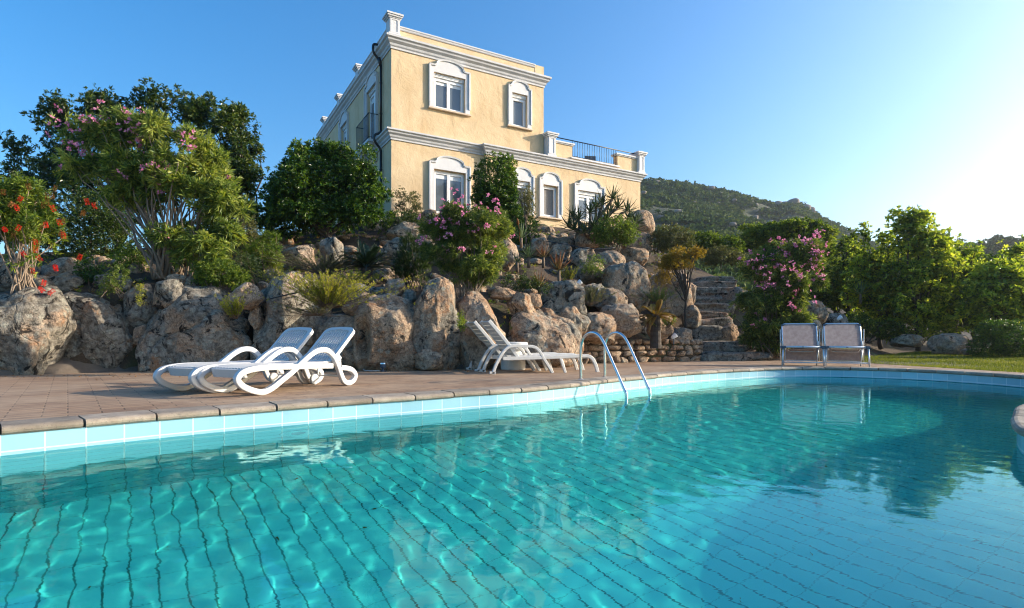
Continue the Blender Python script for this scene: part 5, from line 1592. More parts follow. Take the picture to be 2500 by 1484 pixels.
shrub('oleander', 'rounded middle oleander dotted with pink flowers below the lower left window', 'oleander', (1150, 716), 12.2,
      [(1130, 545, 100, 62), (1080, 560, 56, 52), (1195, 550, 56, 55), (1130, 610, 92, 52), (1195, 625, 58, 45), (1085, 620, 50, 40), (1170, 675, 66, 34), (1110, 665, 50, 34), (1150, 600, 100, 80), (1165, 650, 84, 50)],
      2600, 11, .10, .014, 'lf_oleander_dark', 'bark_grey', 34, r0=.013, spread=(.25, 1.2), surf=.4, split=3, dens=2.0, vj=.3, gap=-.5, gf=2, seed=47, bspread=.12, vbase=.55,
      flowers=(44, 'pink', 1.3, [(1112, 478, .5), (1125, 482, .5), (1195, 485, .5), (1215, 492, .5), (1080, 508, .6), (1068, 545, .6), (1220, 528, .5), (1135, 530, .7), (1040, 585, .4), (1092, 580, .6)]), lump=.16)
shrub('tall_shrub', 'tall clipped evergreen shrub against the villa between the lower windows', 'shrub', (1215, 590), 19.3,
      [(1205, 445, 54, 62), (1210, 500, 54, 50), (1232, 405, 26, 32), (1190, 480, 36, 40), (1225, 490, 42, 50), (1250, 540, 36, 48), (1245, 455, 20, 35)], 3000, 8, .075, .036, 'lf_round', 'bark_dark', 8, trunk=(.8, .06), gap=None, surf=.62, seed=51, lump=.25)
shrub('shrub', 'round green shrub in front of the narrow windows', 'shrub', (1280, 600), 18.0, [(1285, 555, 32, 38), (1265, 570, 28, 34)], 420, 8, .06, .028, 'lf_round', 'bark_dark', 8, r0=.012, gap=None, seed=52, surf=.6)
shrub('small_tree', 'thin small tree with a brown stem and sparse crown beside the tall clipped shrub', 'tree', (1284, 585), 17.6, [(1285, 478, 22, 28), (1292, 505, 14, 22)], 170, 8, .06, .018, 'lf_olive', 'bark_mid', 10, trunk=(.75, .022), seed=53, surf=.2, part=('crown', 'trunk'))
shrub('shrub', 'light green rounded bush at the foot of the candelabra aloe', 'bush', (1505, 612), 17.3, [(1500, 560, 50, 34), (1530, 572, 32, 28), (1470, 575, 26, 28)], 700, 8, .055, .028, 'lf_pale', 'bark_mid', 16, r0=.014, gap=None, seed=54, surf=.55, vbase=.4)
shrub('heath_shrub', 'dark upright heath shrub left of the middle oleander', 'shrub', (1005, 700), 12.9, [(1005, 640, 40, 46), (985, 660, 28, 34), (1030, 660, 22, 34), (1000, 600, 26, 28)], 420, 12, .10, .010, 'lf_fir', 'bark_dark', 10, r0=.014, spread=(.1, .6), seed=55, gap=None, axup=1.2, droop=0)
shrub('bottlebrush', 'leafy bottlebrush shrub with two red blooms below the round evergreen tree', 'bottlebrush', (660, 668), 13.2, [(655, 610, 46, 42), (690, 630, 32, 36), (620, 630, 30, 36), (650, 580, 22, 22)], 480, 9, .06, .018, 'lf_bottle', 'bark_mid', 16, r0=.012, seed=56, gap=-.3)
shrub('shrub', 'yellowish green shrub growing on the broad dome boulder', 'shrub', (530, 706), 11.0, [(530, 665, 50, 34), (495, 665, 26, 30), (575, 680, 34, 24)], 620, 8, .042, .018, 'lf_bottle', 'bark_mid', 12, r0=.008, seed=57, gap=None)
shrub('shrub', 'feathery green shrub right of the shrub on the broad dome boulder', 'shrub', (610, 700), 12.2, [(600, 655, 34, 38), (580, 690, 30, 24)], 300, 10, .07, .010, 'lf_fir', 'bark_mid', 8, r0=.008, seed=58, gap=None, vbase=.65)
shrub('shrub', 'dry olive shrub between the round evergreen and the pointed rock', 'shrub', (600, 590), 15.0, [(600, 560, 30, 40), (570, 590, 40, 40), (620, 600, 26, 30)], 520, 8, .065, .026, 'lf_olive', 'bark_mid', 8, r0=.012, seed=59, gap=None, vbase=.45)
# ---- right
shrub('small_tree', 'small tree with a flat golden yellow crown on a thin dark trunk', 'tree', (1672, 790), 15.2, [(1625, 632, 34, 20), (1690, 622, 38, 20), (1655, 616, 52, 16), (1650, 645, 50, 14)], 620, 8, .05, .020, 'lf_gold', 'bark_dark', 22, trunk=(.95, .035, .03), gap=-.3, gf=2.4, up=.15, seed=61, surf=.35, part=('crown', 'trunk'))
shrub('shrub', 'sparse yellowing shrub left of the golden tree trunk', 'shrub', (1615, 745), 15.6, [(1605, 690, 30, 38), (1590, 720, 24, 24), (1625, 670, 24, 24)], 260, 8, .04, .014, 'lf_gold', 'bark_mid', 12, r0=.010, gap=-.2, gf=2.4, seed=62, surf=.2)
shrub('bush', 'round grey green bush right of the smooth orange boulder', 'bush', (1640, 640), 19.5, [(1640, 580, 46, 34), (1610, 590, 30, 30), (1668, 595, 26, 26)], 720, 8, .06, .026, 'lf_olive', 'bark_mid', 8, r0=.016, gap=None, seed=63, surf=.6, vbase=.42)
shrub('bush', 'dark low bushes on the crest above the top of the steps', 'bush', (1740, 640), 24, [(1720, 590, 40, 26), (1770, 600, 44, 24), (1690, 615, 30, 20)], 700, 8, .10, .045, 'lf_forest_dark', 'bark_dark', 8, r0=.02, gap=None, seed=64, surf=.6)
shrub('bush', 'pale olive bush left of the right oleander above the steps', 'bush', (1762, 655), 21.5, [(1762, 622, 36, 22), (1735, 634, 26, 16), (1795, 632, 26, 18)], 460, 8, .07, .03, 'lf_olive', 'bark_mid', 6, r0=.012, gap=None, seed=65, surf=.6, vbase=.6)
shrub('oleander', 'right oleander by the steps covered in bright pink flower clusters', 'oleander', (1885, 862), 15.2,
      [(1900, 660, 82, 58), (1960, 622, 44, 42), (1850, 655, 44, 46), (1880, 735, 78, 56), (1940, 700, 50, 56), (1885, 795, 72, 50), (1990, 640, 26, 30), (2005, 690, 20, 16), (1900, 610, 40, 34), (1840, 770, 34, 44), (1885, 832, 70, 34), (1838, 800, 40, 46), (1935, 790, 46, 56), (1890, 770, 80, 60)],
      2100, 11, .13, .024, 'lf_oleander_dark', 'bark_mid', 40, r0=.022, spread=(.3, 1.35), surf=.45, split=4, dens=1.9, vj=.3, gap=-.5, gf=1.8, seed=67, bspread=.2, vbase=.45, droop=.25,
      flowers=(120, 'pink', 1.5, [(1870, 675, .7), (1880, 690, .7), (1860, 660, .7), (1915, 660, .7), (1930, 640, .6), (1955, 590, .5), (1985, 610, .5), (2000, 620, .4), (1925, 700, .7), (1925, 745, .7), (1940, 755, .6), (1985, 735, .5), (2010, 680, .4), (1975, 655, .6), (1825, 640, .4), (1838, 634, .5), (1800, 635, .3), (1862, 700, .7), (1990, 575, .4)]), lump=.2)
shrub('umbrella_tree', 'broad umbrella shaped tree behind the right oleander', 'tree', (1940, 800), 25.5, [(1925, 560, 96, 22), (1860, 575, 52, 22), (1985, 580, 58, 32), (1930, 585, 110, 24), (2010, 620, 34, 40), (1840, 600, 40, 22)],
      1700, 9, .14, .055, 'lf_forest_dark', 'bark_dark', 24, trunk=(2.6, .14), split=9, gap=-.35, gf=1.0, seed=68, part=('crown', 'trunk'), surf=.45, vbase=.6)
RT = 'woodland trees beyond the lawn'
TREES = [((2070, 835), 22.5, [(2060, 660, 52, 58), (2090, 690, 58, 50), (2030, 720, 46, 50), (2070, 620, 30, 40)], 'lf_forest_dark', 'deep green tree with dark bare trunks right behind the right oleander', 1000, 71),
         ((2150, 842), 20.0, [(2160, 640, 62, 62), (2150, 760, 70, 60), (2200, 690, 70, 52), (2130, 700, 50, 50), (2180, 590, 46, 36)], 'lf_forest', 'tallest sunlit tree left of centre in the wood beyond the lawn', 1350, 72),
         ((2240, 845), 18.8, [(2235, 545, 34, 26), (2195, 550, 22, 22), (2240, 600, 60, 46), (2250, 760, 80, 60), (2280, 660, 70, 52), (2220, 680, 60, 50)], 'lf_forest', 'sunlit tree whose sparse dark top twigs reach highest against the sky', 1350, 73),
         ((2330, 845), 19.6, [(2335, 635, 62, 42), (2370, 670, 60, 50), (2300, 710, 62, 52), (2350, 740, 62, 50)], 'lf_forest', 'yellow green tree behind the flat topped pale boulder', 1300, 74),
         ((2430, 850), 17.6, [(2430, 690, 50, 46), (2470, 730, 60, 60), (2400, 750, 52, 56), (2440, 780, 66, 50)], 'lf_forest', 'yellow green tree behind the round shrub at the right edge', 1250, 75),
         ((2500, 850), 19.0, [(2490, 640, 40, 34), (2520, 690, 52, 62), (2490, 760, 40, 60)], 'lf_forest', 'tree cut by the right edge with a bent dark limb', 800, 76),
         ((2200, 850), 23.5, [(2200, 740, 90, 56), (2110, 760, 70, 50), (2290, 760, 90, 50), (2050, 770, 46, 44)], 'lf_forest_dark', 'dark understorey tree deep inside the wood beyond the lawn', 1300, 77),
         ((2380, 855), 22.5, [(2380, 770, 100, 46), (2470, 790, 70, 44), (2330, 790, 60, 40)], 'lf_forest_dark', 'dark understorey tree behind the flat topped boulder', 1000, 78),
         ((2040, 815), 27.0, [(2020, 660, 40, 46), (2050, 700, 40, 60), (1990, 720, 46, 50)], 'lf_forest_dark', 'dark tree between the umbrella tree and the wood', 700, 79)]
TWIGS = {72: [(2105, 545), (2118, 552), (2092, 560), (2170, 560), (2150, 572)], 73: [(2237, 512), (2222, 524), (2250, 528), (2200, 532), (2268, 542), (2285, 550), (2300, 572), (2186, 548), (2310, 590)], 74: [(2340, 592), (2360, 600), (2312, 606)], 75: [(2432, 640), (2455, 662)], 76: [(2478, 604), (2495, 612)]}
for base, Y, bl, mt, lb, n_, sd in TREES:
    shrub('woodland_tree', lb, 'tree', base, Y, bl, int(n_ * 1.05), 9, .14, .062, mt, 'bark_dark', 26, trunk=(1.5, .085), split=10, gap=-.12, vj=.3, gf=1.2, part=('crown', 'trunk'), group=RT, seed=sd, fuzz=.3, twigs=TWIGS.get(sd, ()), surf=.3, lump=.3, vbase=.5, up=.2, axup=.7)
shrub('bush', 'round dense green shrub at the right edge of the lawn', 'bush', (2450, 880), 15.6, [(2450, 825, 66, 40), (2400, 845, 36, 30), (2490, 840, 50, 40), (2430, 800, 40, 20)], 1500, 8, .055, .022, 'lf_round', 'bark_dark', 8, r0=.014, gap=None, seed=81, surf=.68, lump=.15, vbase=.5)
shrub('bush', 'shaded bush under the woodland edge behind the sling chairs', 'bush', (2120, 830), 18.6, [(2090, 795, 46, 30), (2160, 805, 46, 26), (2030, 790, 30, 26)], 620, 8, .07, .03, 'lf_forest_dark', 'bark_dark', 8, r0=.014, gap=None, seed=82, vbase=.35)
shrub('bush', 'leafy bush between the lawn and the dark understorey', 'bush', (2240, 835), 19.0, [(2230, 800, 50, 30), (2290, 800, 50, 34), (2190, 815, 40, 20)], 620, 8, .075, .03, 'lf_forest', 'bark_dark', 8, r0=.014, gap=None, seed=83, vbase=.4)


# ---- rosemary and sprigs: upright stems set with short needles
def sprigs(name, label, cat, base, Y, n, spreadx, h, mat, needle=.022, lean=.35, hang=0.0, bark='bark_mid', per=26, group=None):
    o = np.array(P(base[0], base[1], Y)); r = empty(name, o, 0, label, cat, group)
    F = Fol(); ln = []
    for i in range(n):
        b = np.array([RNG.normal(0, spreadx * .35), RNG.normal(0, spreadx * .3), 0]); t0_ = b * 1.0; b = b * .12
        t_ = t0_ + np.array([t0_[0] * 1.2 + RNG.normal(0, lean * h * .5), -hang * h * RNG.uniform(.2, 1) + RNG.normal(0, lean * h * .4), h * RNG.uniform(.5, 1.05)])
        l = limb(b, t_, .006, .002, -.2 if hang else .1, .06, 7); ln.append(l)
        u = RNG.uniform(.25, 1, per); pts = np.array([np.interp(u, np.linspace(0, 1, 7), l[0][:, a]) for a in range(3)]).T
        d = unit(np.gradient(l[0], axis=0))[np.clip((u * 6).astype(int), 0, 6)]
        F.rosettes(pts + o, d, 3, needle, needle * .28, (.3, 1.0), .45 + .35 * (u - .5) + RNG.normal(0, .08), .15, droop=0)
    F.build('foliage', mat, r, o); link('stems', tubes_mesh('stems', ln, 4), M[bark], r)
    return r


sprigs('rosemary', 'large yellow green rosemary hanging between the tall grey boulder and the hollow one', 'rosemary', (800, 752), 9.95, 150, .62, .62, 'lf_rosemary', .034, .5, .15, per=34)
sprigs('rosemary', 'dry lower rosemary twigs hanging on the tall grey boulder', 'rosemary', (775, 770), 9.85, 46, .5, .20, 'lf_olive', .022, .8, .3, per=18)
sprigs('rosemary', 'small bright rosemary tuft at the right shoulder of the broad dome boulder', 'rosemary', (578, 778), 9.85, 34, .16, .42, 'lf_rosemary', .034, .45, .3)
sprigs('lavender', 'grey green lavender left of the pointed speckled rock', 'lavender', (790, 672), 12.9, 110, .9, .50, 'lf_olive', .030, .3)
sprigs('lavender', 'thin pale lavender stalks behind the tall grey boulder', 'lavender', (672, 694), 11.6, 30, .36, .40, 'lf_rosemary', .024, .25)
sprigs('herb_tuft', 'yellow herb tuft under the dark cycad', 'herb', (860, 700), 11.8, 50, .5, .36, 'lf_rosemary', .03, .4)
sprigs('herb_tuft', 'grey green herb tuft on the grey rounded rock', 'herb', (1440, 745), 13.0, 50, .3, .42, 'lf_olive', .03, .4)
sprigs('herb_tuft', 'thin green herb right of the big red tipped aloe', 'herb', (1388, 690), 14.4, 30, .2, .42, 'lf_rosemary', .03, .25)
sprigs('herb_tuft', 'pale green herb behind the small yellowing cycad', 'herb', (1605, 745), 14.6, 60, .35, .45, 'lf_pale', .03, .35)
shrub('shrub', 'small green shrub on the tan rock left of the split boulder', 'shrub', (1448, 672), 14.7, [(1450, 645, 30, 26), (1435, 655, 20, 18)], 170, 7, .04, .016, 'lf_pale', 'bark_mid', 10, r0=.008, seed=91, gap=-.2)
shrub('creeper', 'small green creeper growing beside the brown upright boulder', 'creeper', (1128, 800), 10.5, [(1126, 785, 10, 22)], 60, 7, .03, .016, 'lf_bottle', None, 0, seed=92)
shrub('creeper', 'dark creeper trailing under the red tipped aloes', 'creeper', (1300, 712), 12.9, [(1320, 700, 34, 14), (1290, 690, 30, 16), (1262, 690, 40, 22)], 260, 7, .035, .018, 'lf_dark', None, 0, seed=93)
sprigs('twig_tuft', 'sparse twiggy plant on the mortar below the cycad palm', 'herb', (1630, 800), 13.6, 16, .2, .22, 'lf_pale', .03, .5)


# ---- cycads
def cycad(label, base, Y, n, L, mat, trunk, el=(-.1, 1.35)):
    o = np.array(P(base[0], base[1], Y)); r = empty('cycad', o, 0, label, 'cycad')
    F = Fol(); ln = []
    top = np.array([0, 0, trunk[0]])
    for i in range(n):
        a = i * 2.399 + RNG.normal(0, .15); e = el[0] + (el[1] - el[0]) * RNG.random(); ll = L * RNG.uniform(.85, 1.1)
        u = np.linspace(0, 1, 14); out = np.cos(e) * u + .10 * np.sin(u * math.pi) * np.sin(e); up = np.sin(e) * u - (.30 + .25 * np.cos(e)) * u ** 2.2 + .18 * u
        p = top + ll * np.column_stack([np.cos(a) * out, np.sin(a) * out, up])
        ln.append((p, np.linspace(.012, .003, 14)))
        m = 44; uu = np.linspace(.12, 1, m); q_ = np.array([np.interp(uu, u, p[:, k]) for k in range(3)]).T
        tdir = unit(np.gradient(q_, axis=0)); sdv = unit(np.cross(tdir, np.array([0, 0, 1.]))); nrm = np.cross(sdv, tdir)
        ln_ = .16 * ll * np.sin(np.clip(uu * 1.05 + .12, 0, 1) * math.pi) ** .6 + .02
        for sg in (-1, 1):
            d = unit(sdv * sg * .8 + tdir * .55 + nrm * .28)
            F.blades(q_ + o, d, ln_, .014, .5 + RNG.normal(0, .16, m) + .12 * np.sin(a), .05, .1, nrm, .1)
    F.build('fronds', mat, r, o)
    bm = bmesh.new(); R_ = trunk[1]; prof_ = []
    for k in range(13): prof_.append((R_ * (1.05 - .25 * k / 12 + (.07 if k % 2 else 0)), -.15 + (trunk[0] + .17) * k / 12))
    lathe(bm, prof_, 14); bm_obj('trunk', bm, M['bark_dark'], r)
    link('ribs', tubes_mesh('ribs', ln, 4), M[mat], r)
    return r


cycad('large dark green cycad below the villa corner', (895, 700), 12.8, 34, .82, 'lf_cycad', (.40, .16))
cycad('small cycad with orange yellow fronds above the dry stone wall', (1600, 835), 13.7, 20, .58, 'lf_cycad_old', (.62, .13), (-.35, 1.2))


# ---- aloes: thick curved tapering leaves
def aloe_leaves(F, c, n, L, W, el=(.15, 1.4), curl=.35, var=.5, vj=.18, tilt=None):
    for i in range(n):
        a = i * 2.399 + RNG.normal(0, .2); e = el[0] + (el[1] - el[0]) * (i + .5) / n
        d = np.array([math.cos(a) * math.cos(e), math.sin(a) * math.cos(e), math.sin(e)]); ll = L * RNG.uniform(.8, 1.1)
        if tilt is not None: d = unit(d + tilt)
        sd = unit(np.cross(d, (0, 0, 1.)) + 1e-6); u = np.linspace(0, 1, 6)
        mid = c + d * ll * u[:, None] + np.array([0, 0, 1.]) * (curl * ll * (u ** 2 - .3 * u))[:, None] * (1 if curl > 0 else 1)
        w = W * np.array([.8, 1, .85, .6, .3, .02])[:, None] * .5
        v_ = np.clip(var + RNG.normal(0, vj), 0, 1)
        for k in range(5):
            A, B, C_, D_ = mid[k] - sd * w[k], mid[k] + sd * w[k], mid[k + 1] + sd * w[k + 1], mid[k + 1] - sd * w[k + 1]
            up = np.cross(sd, d) * w[k] * .5
            F.v.append(np.array([A + up, mid[k], mid[k + 1], D_ + up])); F.v.append(np.array([mid[k], B + up, C_ + up, mid[k + 1]]))
            F.var.append(np.full(8, np.clip(v_ + (.25 - .12 * k), 0, 1))); F.n += 2


def aloe(label, base, Y, n, L, W, mat, stem=.15, group='aloes on the garden slope', el=(.15, 1.4)):
    o = np.array(P(base[0], base[1], Y)); r = empty('aloe', o, 0, label, 'aloe', group)
    F = Fol(); aloe_leaves(F, o + (0, 0, stem), n, L, W, el); F.build('leaves', mat, r, o)
    link('stem', tubes_mesh('stem', [([(0, 0, -.15), (0, 0, stem + .05)], [.045, .035])], 7), M['bark_mid'], r)
    return r


aloe('tall pale green aloe with upright leaves in front of the tall clipped shrub', (1272, 592), 15.6, 16, .40, .065, 'lf_aloe', .1, el=(.5, 1.45))
aloe('medium green aloe left of the reddish aloe pair', (1290, 640), 14.9, 18, .34, .06, 'lf_aloe', .12)
aloe('reddish aloe between the green aloe and the big red tipped one', (1326, 640), 14.9, 18, .32, .055, 'lf_aloe_red', .12)
aloe('big red tipped aloe leaning over the pale grey slab', (1364, 690), 14.0, 26, .42, .075, 'lf_aloe_red', .30)
aloe('low orange red aloe above the chunky orange stone', (1316, 716), 13.0, 20, .34, .06, 'lf_aloe_red', .14)
aloe('small dark aloe left of the green aloe pair', (1262, 650), 14.6, 12, .26, .045, 'lf_aloe_dark', .08)
aloe('spiky pale aloe at the wood edge behind the oleander', (2100, 730), 19.5, 16, .5, .07, 'lf_aloe', .15)
# flower stalk
tag(link('aloe_flower_stalk', tubes_mesh('aloe_flower_stalk', [(catmull([P(1268, 590, 15.5), P(1267, 560, 15.5), P(1264, 545, 15.5)], 4), .010), ([P(1264, 548, 15.5), P(1263, 541, 15.5), P(1262, 532, 15.5)], [.03, .045, .01])], 7), M['dry_cone']), 'orange aloe flower stalk rising above the tall pale aloe', 'flower stalk')
# candelabra aloe
o = np.array(P(1440, 575, 18.4)); cr_ = empty('candelabra_aloe', o, 0, 'large branching candelabra aloe in front of the lower right window', 'aloe')
HEADS = [(1470, 492, 0), (1508, 500, .1), (1440, 512, .2), (1412, 528, -.1), (1535, 528, 0), (1482, 528, .4), (1402, 552, .1), (1548, 550, .2), (1512, 548, .5), (1448, 545, .45), (1388, 545, -.3), (1490, 512, -.4), (1426, 560, .5), (1530, 508, -.5), (1455, 500, -.5), (1400, 522, -.4), (1468, 560, .6), (1552, 535, -.2), (1495, 478, .1)]
F = Fol(); ln = []
for a, b, c in HEADS:
    q_ = np.array(P(a, b + 8, 18.4 - c)); aloe_leaves(F, q_, 20, .46, .062, (-.35, 1.35), .18, .5, .22, tilt=(q_ - o) * .12)
    ln.append(limb((RNG.normal(0, .12), RNG.normal(0, .1), -.1), q_ - o, .075, .04, .1, .06))
F.build('leaves', 'lf_aloe_dark', cr_, o); link('stems', tubes_mesh('stems', ln, 7), M['bark_mid'], cr_)

# ---- loose undergrowth on the slope
xy = RNG.uniform((-12, 10.5), (9, 22), (9000, 2))
zz = gz(xy[:, 0], xy[:, 1])
dn = vnoise(np.column_stack([xy * .9, 0 * zz]), 51)
keep = (zz > .7) & (dn > -.05) & (RNG.random(len(zz)) < .55) & ~((xy[:, 0] > 5.8) & (xy[:, 0] < 7.6))
c_ = np.column_stack([xy, zz])[keep]
F = Fol(); F.rosettes(c_, np.tile((0, 0, 1.), (len(c_), 1)), 8, .085, .016, (.1, 1.2), np.clip(.5 + .5 * vnoise(c_ * .8, 52), 0, 1), .2)
tag(F.build('undergrowth', 'lf_bottle', None), 'low weeds and dry ground cover between the slope rocks', 'undergrowth', kind='stuff')
F = Fol(); s2 = RNG.random(len(c_)) < .5
F.rosettes(c_[s2] + RNG.normal(0, .12, (s2.sum(), 3)) * (1, 1, 0), np.tile((0, 0, 1.), (s2.sum(), 1)), 7, .10, .008, (.1, 1.0), .5, .3)
tag(F.build('dry_grass', 'lf_gold', None), 'straw coloured dry grass tufts on the slope', 'dry grass', kind='stuff')
# fallen leaves on the pool floor and the deck
F = Fol()
lx = RNG.uniform((-3, 1.5), (5, 9), (70, 2)); ok = inside(lx[:, 0], lx[:, 1], OUT[::4])
lx = lx[ok]; F.blades(np.column_stack([lx, np.full(len(lx), FLOOR + .012)]), unit(np.column_stack([RNG.normal(size=(len(lx), 2)), np.zeros(len(lx))])), RNG.uniform(.03, .07, len(lx)), .02, .5, 0, .1)
tag(F.build('fallen_leaves', 'dry_cone', None), 'small dead leaves lying on the pool floor', 'leaves', kind='stuff')
F = Fol(); n_ = 420
t_ = RNG.uniform(0, 1, n_); lx = np.column_stack([-9 + 9 * t_, 9.1 + 2.0 * t_ - np.abs(RNG.normal(0, .55, n_))]); ok = ~inside(lx[:, 0], lx[:, 1], (OUT + NRM * .3)[::4]); lx = lx[ok]
F.blades(np.column_stack([lx, np.full(len(lx), .006)]), unit(np.column_stack([RNG.normal(size=(len(lx), 2)), np.full(len(lx), .15)])), RNG.uniform(.02, .05, len(lx)), .014, .5, 0, .15)
tag(F.build('leaf_litter', 'dry_cone', None), 'reddish petal and leaf litter along the foot of the boulder wall', 'leaf litter', kind='stuff')

# small rubble and stones wedged all over the slope
VV, FF, off = [], [], 0
shapes = [rock_shape(900 + q, 3, 3.4, 1.1, 6) for q in range(10)]
xy = RNG.uniform((-9.5, 10.6), (8.5, 20.5), (520, 2)); zz = gz(xy[:, 0], xy[:, 1])
for (x, y), z in zip(xy, zz):
    if z < .35 or inside(np.array([x]), np.array([y]), DECK)[0] or (5.7 < x < 7.7): continue
    v, f = shapes[int(RNG.integers(10))]; s_ = RNG.uniform(.06, .22) * (1.4 if RNG.random() < .15 else 1); a = RNG.uniform(0, 6.28)
    q = v * (s_ * RNG.uniform(.8, 1.5), s_, s_ * RNG.uniform(.55, .95)); q = np.column_stack([q[:, 0] * math.cos(a) - q[:, 1] * math.sin(a), q[:, 0] * math.sin(a) + q[:, 1] * math.cos(a), q[:, 2]])
    VV.append(q + (x, y, z + s_ * .25)); FF.append(f + off); off += len(v)
tag(link('rubble', np_mesh('rubble', np.concatenate(VV), [np.concatenate(FF)]), M['rock_mid']), 'loose small stones filling the gaps of the garden slope', 'rubble', kind='stuff')

# ================================================================== HILLS
RIDGE = [(900, 470), (1300, 452), (1500, 445), (1560, 443), (1600, 444), (1650, 449), (1700, 457), (1750, 466), (1800, 478), (1850, 490), (1900, 501), (1935, 494), (1965, 506), (2000, 533), (2060, 560), (2110, 590), (2200, 606), (2300, 612), (2420, 622), (2600, 640), (2900, 680)]
rx_ = np.array([p[0] for p in RIDGE], float); ry_ = np.array([p[1] for p in RIDGE], float)
D0, D1 = 60.0, 250.0
na, nd_ = 260, 110
pa = np.linspace(1250, 2800, na); td = np.linspace(0, 1.25, nd_)
PA, TD = np.meshgrid(pa, td)
Yd = D0 + (D1 - D0) * TD
zr = EYE + (820 - np.interp(PA, rx_, ry_)) * D1 / 1388
pr = np.clip(TD, 0, 1); shape = np.where(TD <= 1, .06 + .94 * pr ** 1.25, 1 - (TD - 1) * 1.6)
Xd = (PA - 1249.5) / 1388 * (D0 + (D1 - D0) * np.minimum(TD, 1) * .75 + .25 * (D1 - D0) * TD)
HB = np.stack([Xd, Yd, 1.0 + (zr - 1.0) * shape], -1).reshape(-1, 3)
nz = fbm(HB * (.035, .035, .02), 4, 61)
HB[:, 2] += 2.6 * nz * np.clip((TD.ravel()) * 2, 0, 1) * np.where(TD.ravel() > .93, .35, 1)


def hill_mat():
    t = NT('maquis_hillside')
    p = t.pos()
    c = t.mix(t.ramp(t.noise(p, .16, 8, .65), [(.35, 0.0), (.65, 1.0)]), (.028, .045, .016), (.065, .075, .03))
    c = t.mix(t.ramp(t.noise(p, .55, 8, .7), [(.57, 0.0), (.63, .9)]), c, (.20, .165, .125))
    t.set(Base_Color=c, Roughness=.95, Normal=t.bump(t.noise(p, .9, 8, .7), 1.0, .8))
    return t.m


M['hill'] = hill_mat()
i, j = np.meshgrid(np.arange(nd_ - 1), np.arange(na - 1), indexing='ij')
a = (i * na + j).ravel(); Fh = np.stack([a, a + 1, a + na + 1, a + na], -1)
tag(link('hill', np_mesh('hill', HB, [Fh]), M['hill']), kind='structure')
# scrub: tufts of leafy faces all over the slope
HG = HB.reshape(nd_, na, 3)
ns_ = 21000
fi = RNG.uniform(0, .84, ns_) * (nd_ - 1); fj = RNG.uniform(.13, .999, ns_) * (na - 1)
i0 = fi.astype(int); j0 = fj.astype(int); di = (fi - i0)[:, None]; dj = (fj - j0)[:, None]
c_ = HG[i0, j0] * (1 - di) * (1 - dj) + HG[i0 + 1, j0] * di * (1 - dj) + HG[i0, np.minimum(j0 + 1, na - 1)] * (1 - di) * dj + HG[i0 + 1, np.minimum(j0 + 1, na - 1)] * di * dj
dens = fbm(c_ * (.06, .06, .05), 3, 71)
c_ = c_[dens > -.42]
n_ = len(c_); sz = RNG.uniform(.7, 1.9, n_)
k = 13
u = unit(RNG.normal(size=(n_, k, 3))); u[..., 2] = np.abs(u[..., 2])
b = c_[:, None] + u * sz[:, None, None] * np.array([.9, .9, .75]) * RNG.uniform(.6, 1, (n_, k, 1))
F = Fol(); vr = np.clip(.5 + .3 * vnoise(c_ * .13, 72) + RNG.normal(0, .16, n_), 0, 1)
F.blades(b.reshape(-1, 3), (u + RNG.normal(0, .5, u.shape)).reshape(-1, 3), np.repeat(sz * .8, k), np.repeat(sz * .62, k), np.repeat(vr, k) + RNG.normal(0, .12, n_ * k), .1, .2)
tag(F.build('hillside_scrub', 'lf_scrub', None), 'dense dark maquis scrub covering the rocky hill', 'scrub', kind='stuff')
# bare granite outcrops on the hill
VV, FF, off = [], [], 0
for q_ in range(230):
    a_, b_ = RNG.uniform(.25, .80) * (nd_ - 1), RNG.uniform(.17, .62) * (na - 1)
    cpt = HG[int(a_), int(b_)]
    if fbm(cpt[None] * .05, 2, 75)[0] < -.1: continue
    v, f = rock_shape(int(RNG.integers(1e6)), 3, 3.2, 1, 6)
    s_ = RNG.uniform(.35, .95); VV.append(v * (s_ * 1.4, s_, s_ * .8) + cpt + (RNG.normal(0, 2), RNG.normal(0, 2), .5)); FF.append(f + off); off += len(v)
for q_ in range(26):     # crag on the skyline
    px_ = RNG.uniform(1895, 1985); cpt = np.array(P(px_, np.interp(px_, rx_, ry_) + RNG.uniform(0, 26), 248 - RNG.uniform(4, 16)))
    v, f = rock_shape(int(RNG.integers(1e6)), 3, 3.2, 1, 6); s_ = RNG.uniform(.9, 2.2); VV.append(v * (s_, s_, s_ * 1.0) + cpt); FF.append(f + off); off += len(v)
M['outcrop'] = plain('pale_granite_outcrop', (.24, .20, .165), .95, noise=.3, nscale=.8, bump=.4)
tag(link('rock_outcrops', np_mesh('rock_outcrops', np.concatenate(VV), [np.concatenate(FF)]), M['outcrop']), 'pale granite outcrops scattered over the scrubby hill', 'rocks', kind='stuff')
# second, hazy rise with stone pines at the far right
R2 = [(2100, 640), (2200, 612), (2290, 592), (2330, 600), (2370, 596), (2420, 588), (2500, 582), (2600, 578), (2800, 590)]
r2x = np.array([p[0] for p in R2], float); r2y = np.array([p[1] for p in R2], float)
pa = np.linspace(2050, 2900, 60); td = np.linspace(0, 1.2, 30); PA, TD = np.meshgrid(pa, td)
Yd = 70 + 90 * TD; zr = EYE + (820 - np.interp(PA, r2x, r2y) - 22) * 160 / 1388
H2 = np.stack([(PA - 1249.5) / 1388 * Yd, Yd, .8 + (zr - .8) * np.clip(TD, 0, 1) ** .8], -1).reshape(-1, 3)
i, j = np.meshgrid(np.arange(29), np.arange(59), indexing='ij'); a = (i * 60 + j).ravel()
tag(link('hills', np_mesh('hills', H2, [np.stack([a, a + 1, a + 61, a + 60], -1)]), M['hill']), kind='structure')
F = Fol(); ln = []
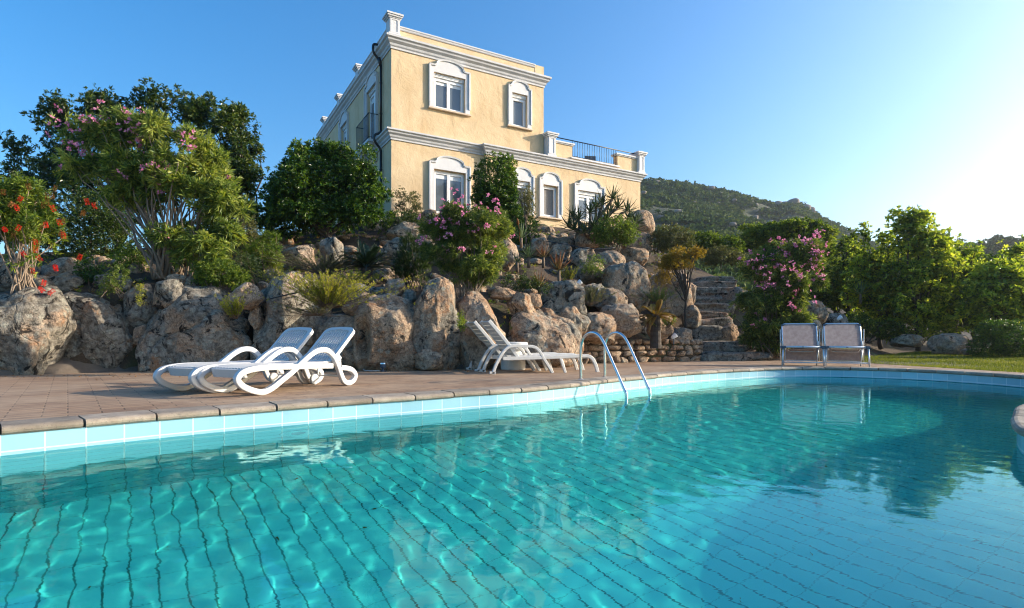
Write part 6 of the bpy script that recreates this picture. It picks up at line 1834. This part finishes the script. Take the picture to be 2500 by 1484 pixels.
for q_ in range(90):
    px_ = RNG.uniform(2120, 2620); t_ = RNG.uniform(.35, 1.0); Y_ = 70 + 90 * t_
    zr_ = EYE + (820 - np.interp(px_, r2x, r2y) - 22) * 160 / 1388; zb = .8 + (zr_ - .8) * t_ ** .8
    c0 = np.array([(px_ - 1249.5) / 1388 * Y_, Y_, zb]); tall = q_ % 3 == 0
    if tall: B = np.array([(c0[0], c0[1], zb + 2.2, 1.1, 1.1, 1.9), (c0[0], c0[1], zb + 3.0, .8, .8, 1.2)])
    else:
        s_ = RNG.uniform(.8, 1.25); B = np.array([(c0[0], c0[1], zb + 2.6 * s_, 3.0 * s_, 3 * s_, .95 * s_), (c0[0] + 1, c0[1], zb + 2.2 * s_, 2 * s_, 2 * s_, .8 * s_)])
    p, nr = sample(B, 70, .6, .3); F.rosettes(p, unit(nr + (0, 0, .5)), 6, .75, .34, (.4, 1.5), .4 + .25 * (tall), .2)
    ln.append(([c0 - (0, 0, .5), c0 + (0, 0, 3.0)], .16))
tag(F.build('pine_wood', 'lf_pine', None), 'distant pine wood on the hazy rise at the right edge', 'pine wood', kind='stuff')

# the air: one even, thin haze round the whole scene
bm = bmesh.new(); add_box(bm, -420, 1100, -80, 900, -8, 210)
hz_ = bm_obj('haze', bm, None)
hm = bpy.data.materials.new('thin_haze'); hm.use_nodes = True; hm.node_tree.nodes.clear()
ho = hm.node_tree.nodes.new('ShaderNodeOutputMaterial'); hv = hm.node_tree.nodes.new('ShaderNodeVolumePrincipled')
hv.inputs['Color'].default_value = (.88, .95, 1.0, 1); hv.inputs['Density'].default_value = .0004; hv.inputs['Anisotropy'].default_value = .72
hm.node_tree.links.new(hv.outputs[0], ho.inputs['Volume']); hz_.data.materials.append(hm)
tag(hz_, 'thin bluish summer haze over the hills', 'haze', kind='stuff')

# ================================================================== LIGHT, SKY, CAMERA
d = Vector((math.cos(SUN_AZ) * math.cos(SUN_EL), math.sin(SUN_AZ) * math.cos(SUN_EL), math.sin(SUN_EL)))
s = bpy.data.lights.new('sun', 'SUN'); s.energy = 5.0; s.angle = math.radians(.5); s.color = (1.0, .86, .68)
s.cycles.is_caustics_light = True
so = bpy.data.objects.new('sun', s); COL.objects.link(so)
so.location = d * 80; so.rotation_euler = d.to_track_quat('Z', 'Y').to_euler()
W = bpy.data.worlds.new('World'); sc.world = W; W.use_nodes = True
n = W.node_tree
sk = n.nodes.new('ShaderNodeTexSky'); sk.sky_type = 'NISHITA'; sk.sun_disc = False
sk.sun_elevation = SUN_EL; sk.sun_rotation = math.pi / 2 - SUN_AZ
sk.air_density = 1.0; sk.dust_density = 1.6; sk.ozone_density = 3.0
hs = n.nodes.new('ShaderNodeHueSaturation'); hs.inputs['Saturation'].default_value = 1.35
n.links.new(sk.outputs[0], hs.inputs['Color'])
n.links.new(hs.outputs[0], n.nodes['Background'].inputs[0]); n.nodes['Background'].inputs[1].default_value = .15

c = bpy.data.cameras.new('camera'); cam = bpy.data.objects.new('camera', c); COL.objects.link(cam); sc.camera = cam
c.lens = 20; c.sensor_width = 36; cam.location = (0, 0, EYE); cam.rotation_euler = (math.pi / 2, 0, 0)
c.shift_y = 120 / 3840; c.clip_start = .05; c.clip_end = 9000
sc.view_settings.view_transform = 'Standard'; sc.view_settings.look = 'None'
sc.view_settings.exposure = 1.06; sc.view_settings.gamma = 1
sc.cycles.max_bounces = 8; sc.cycles.transparent_max_bounces = 8; sc.cycles.glossy_bounces = 4; sc.cycles.transmission_bounces = 6
sc.cycles.diffuse_bounces = 3; sc.cycles.sample_clamp_indirect = 4.0
sc.cycles.use_denoising = True
sc.cycles.filter_width = 1.1
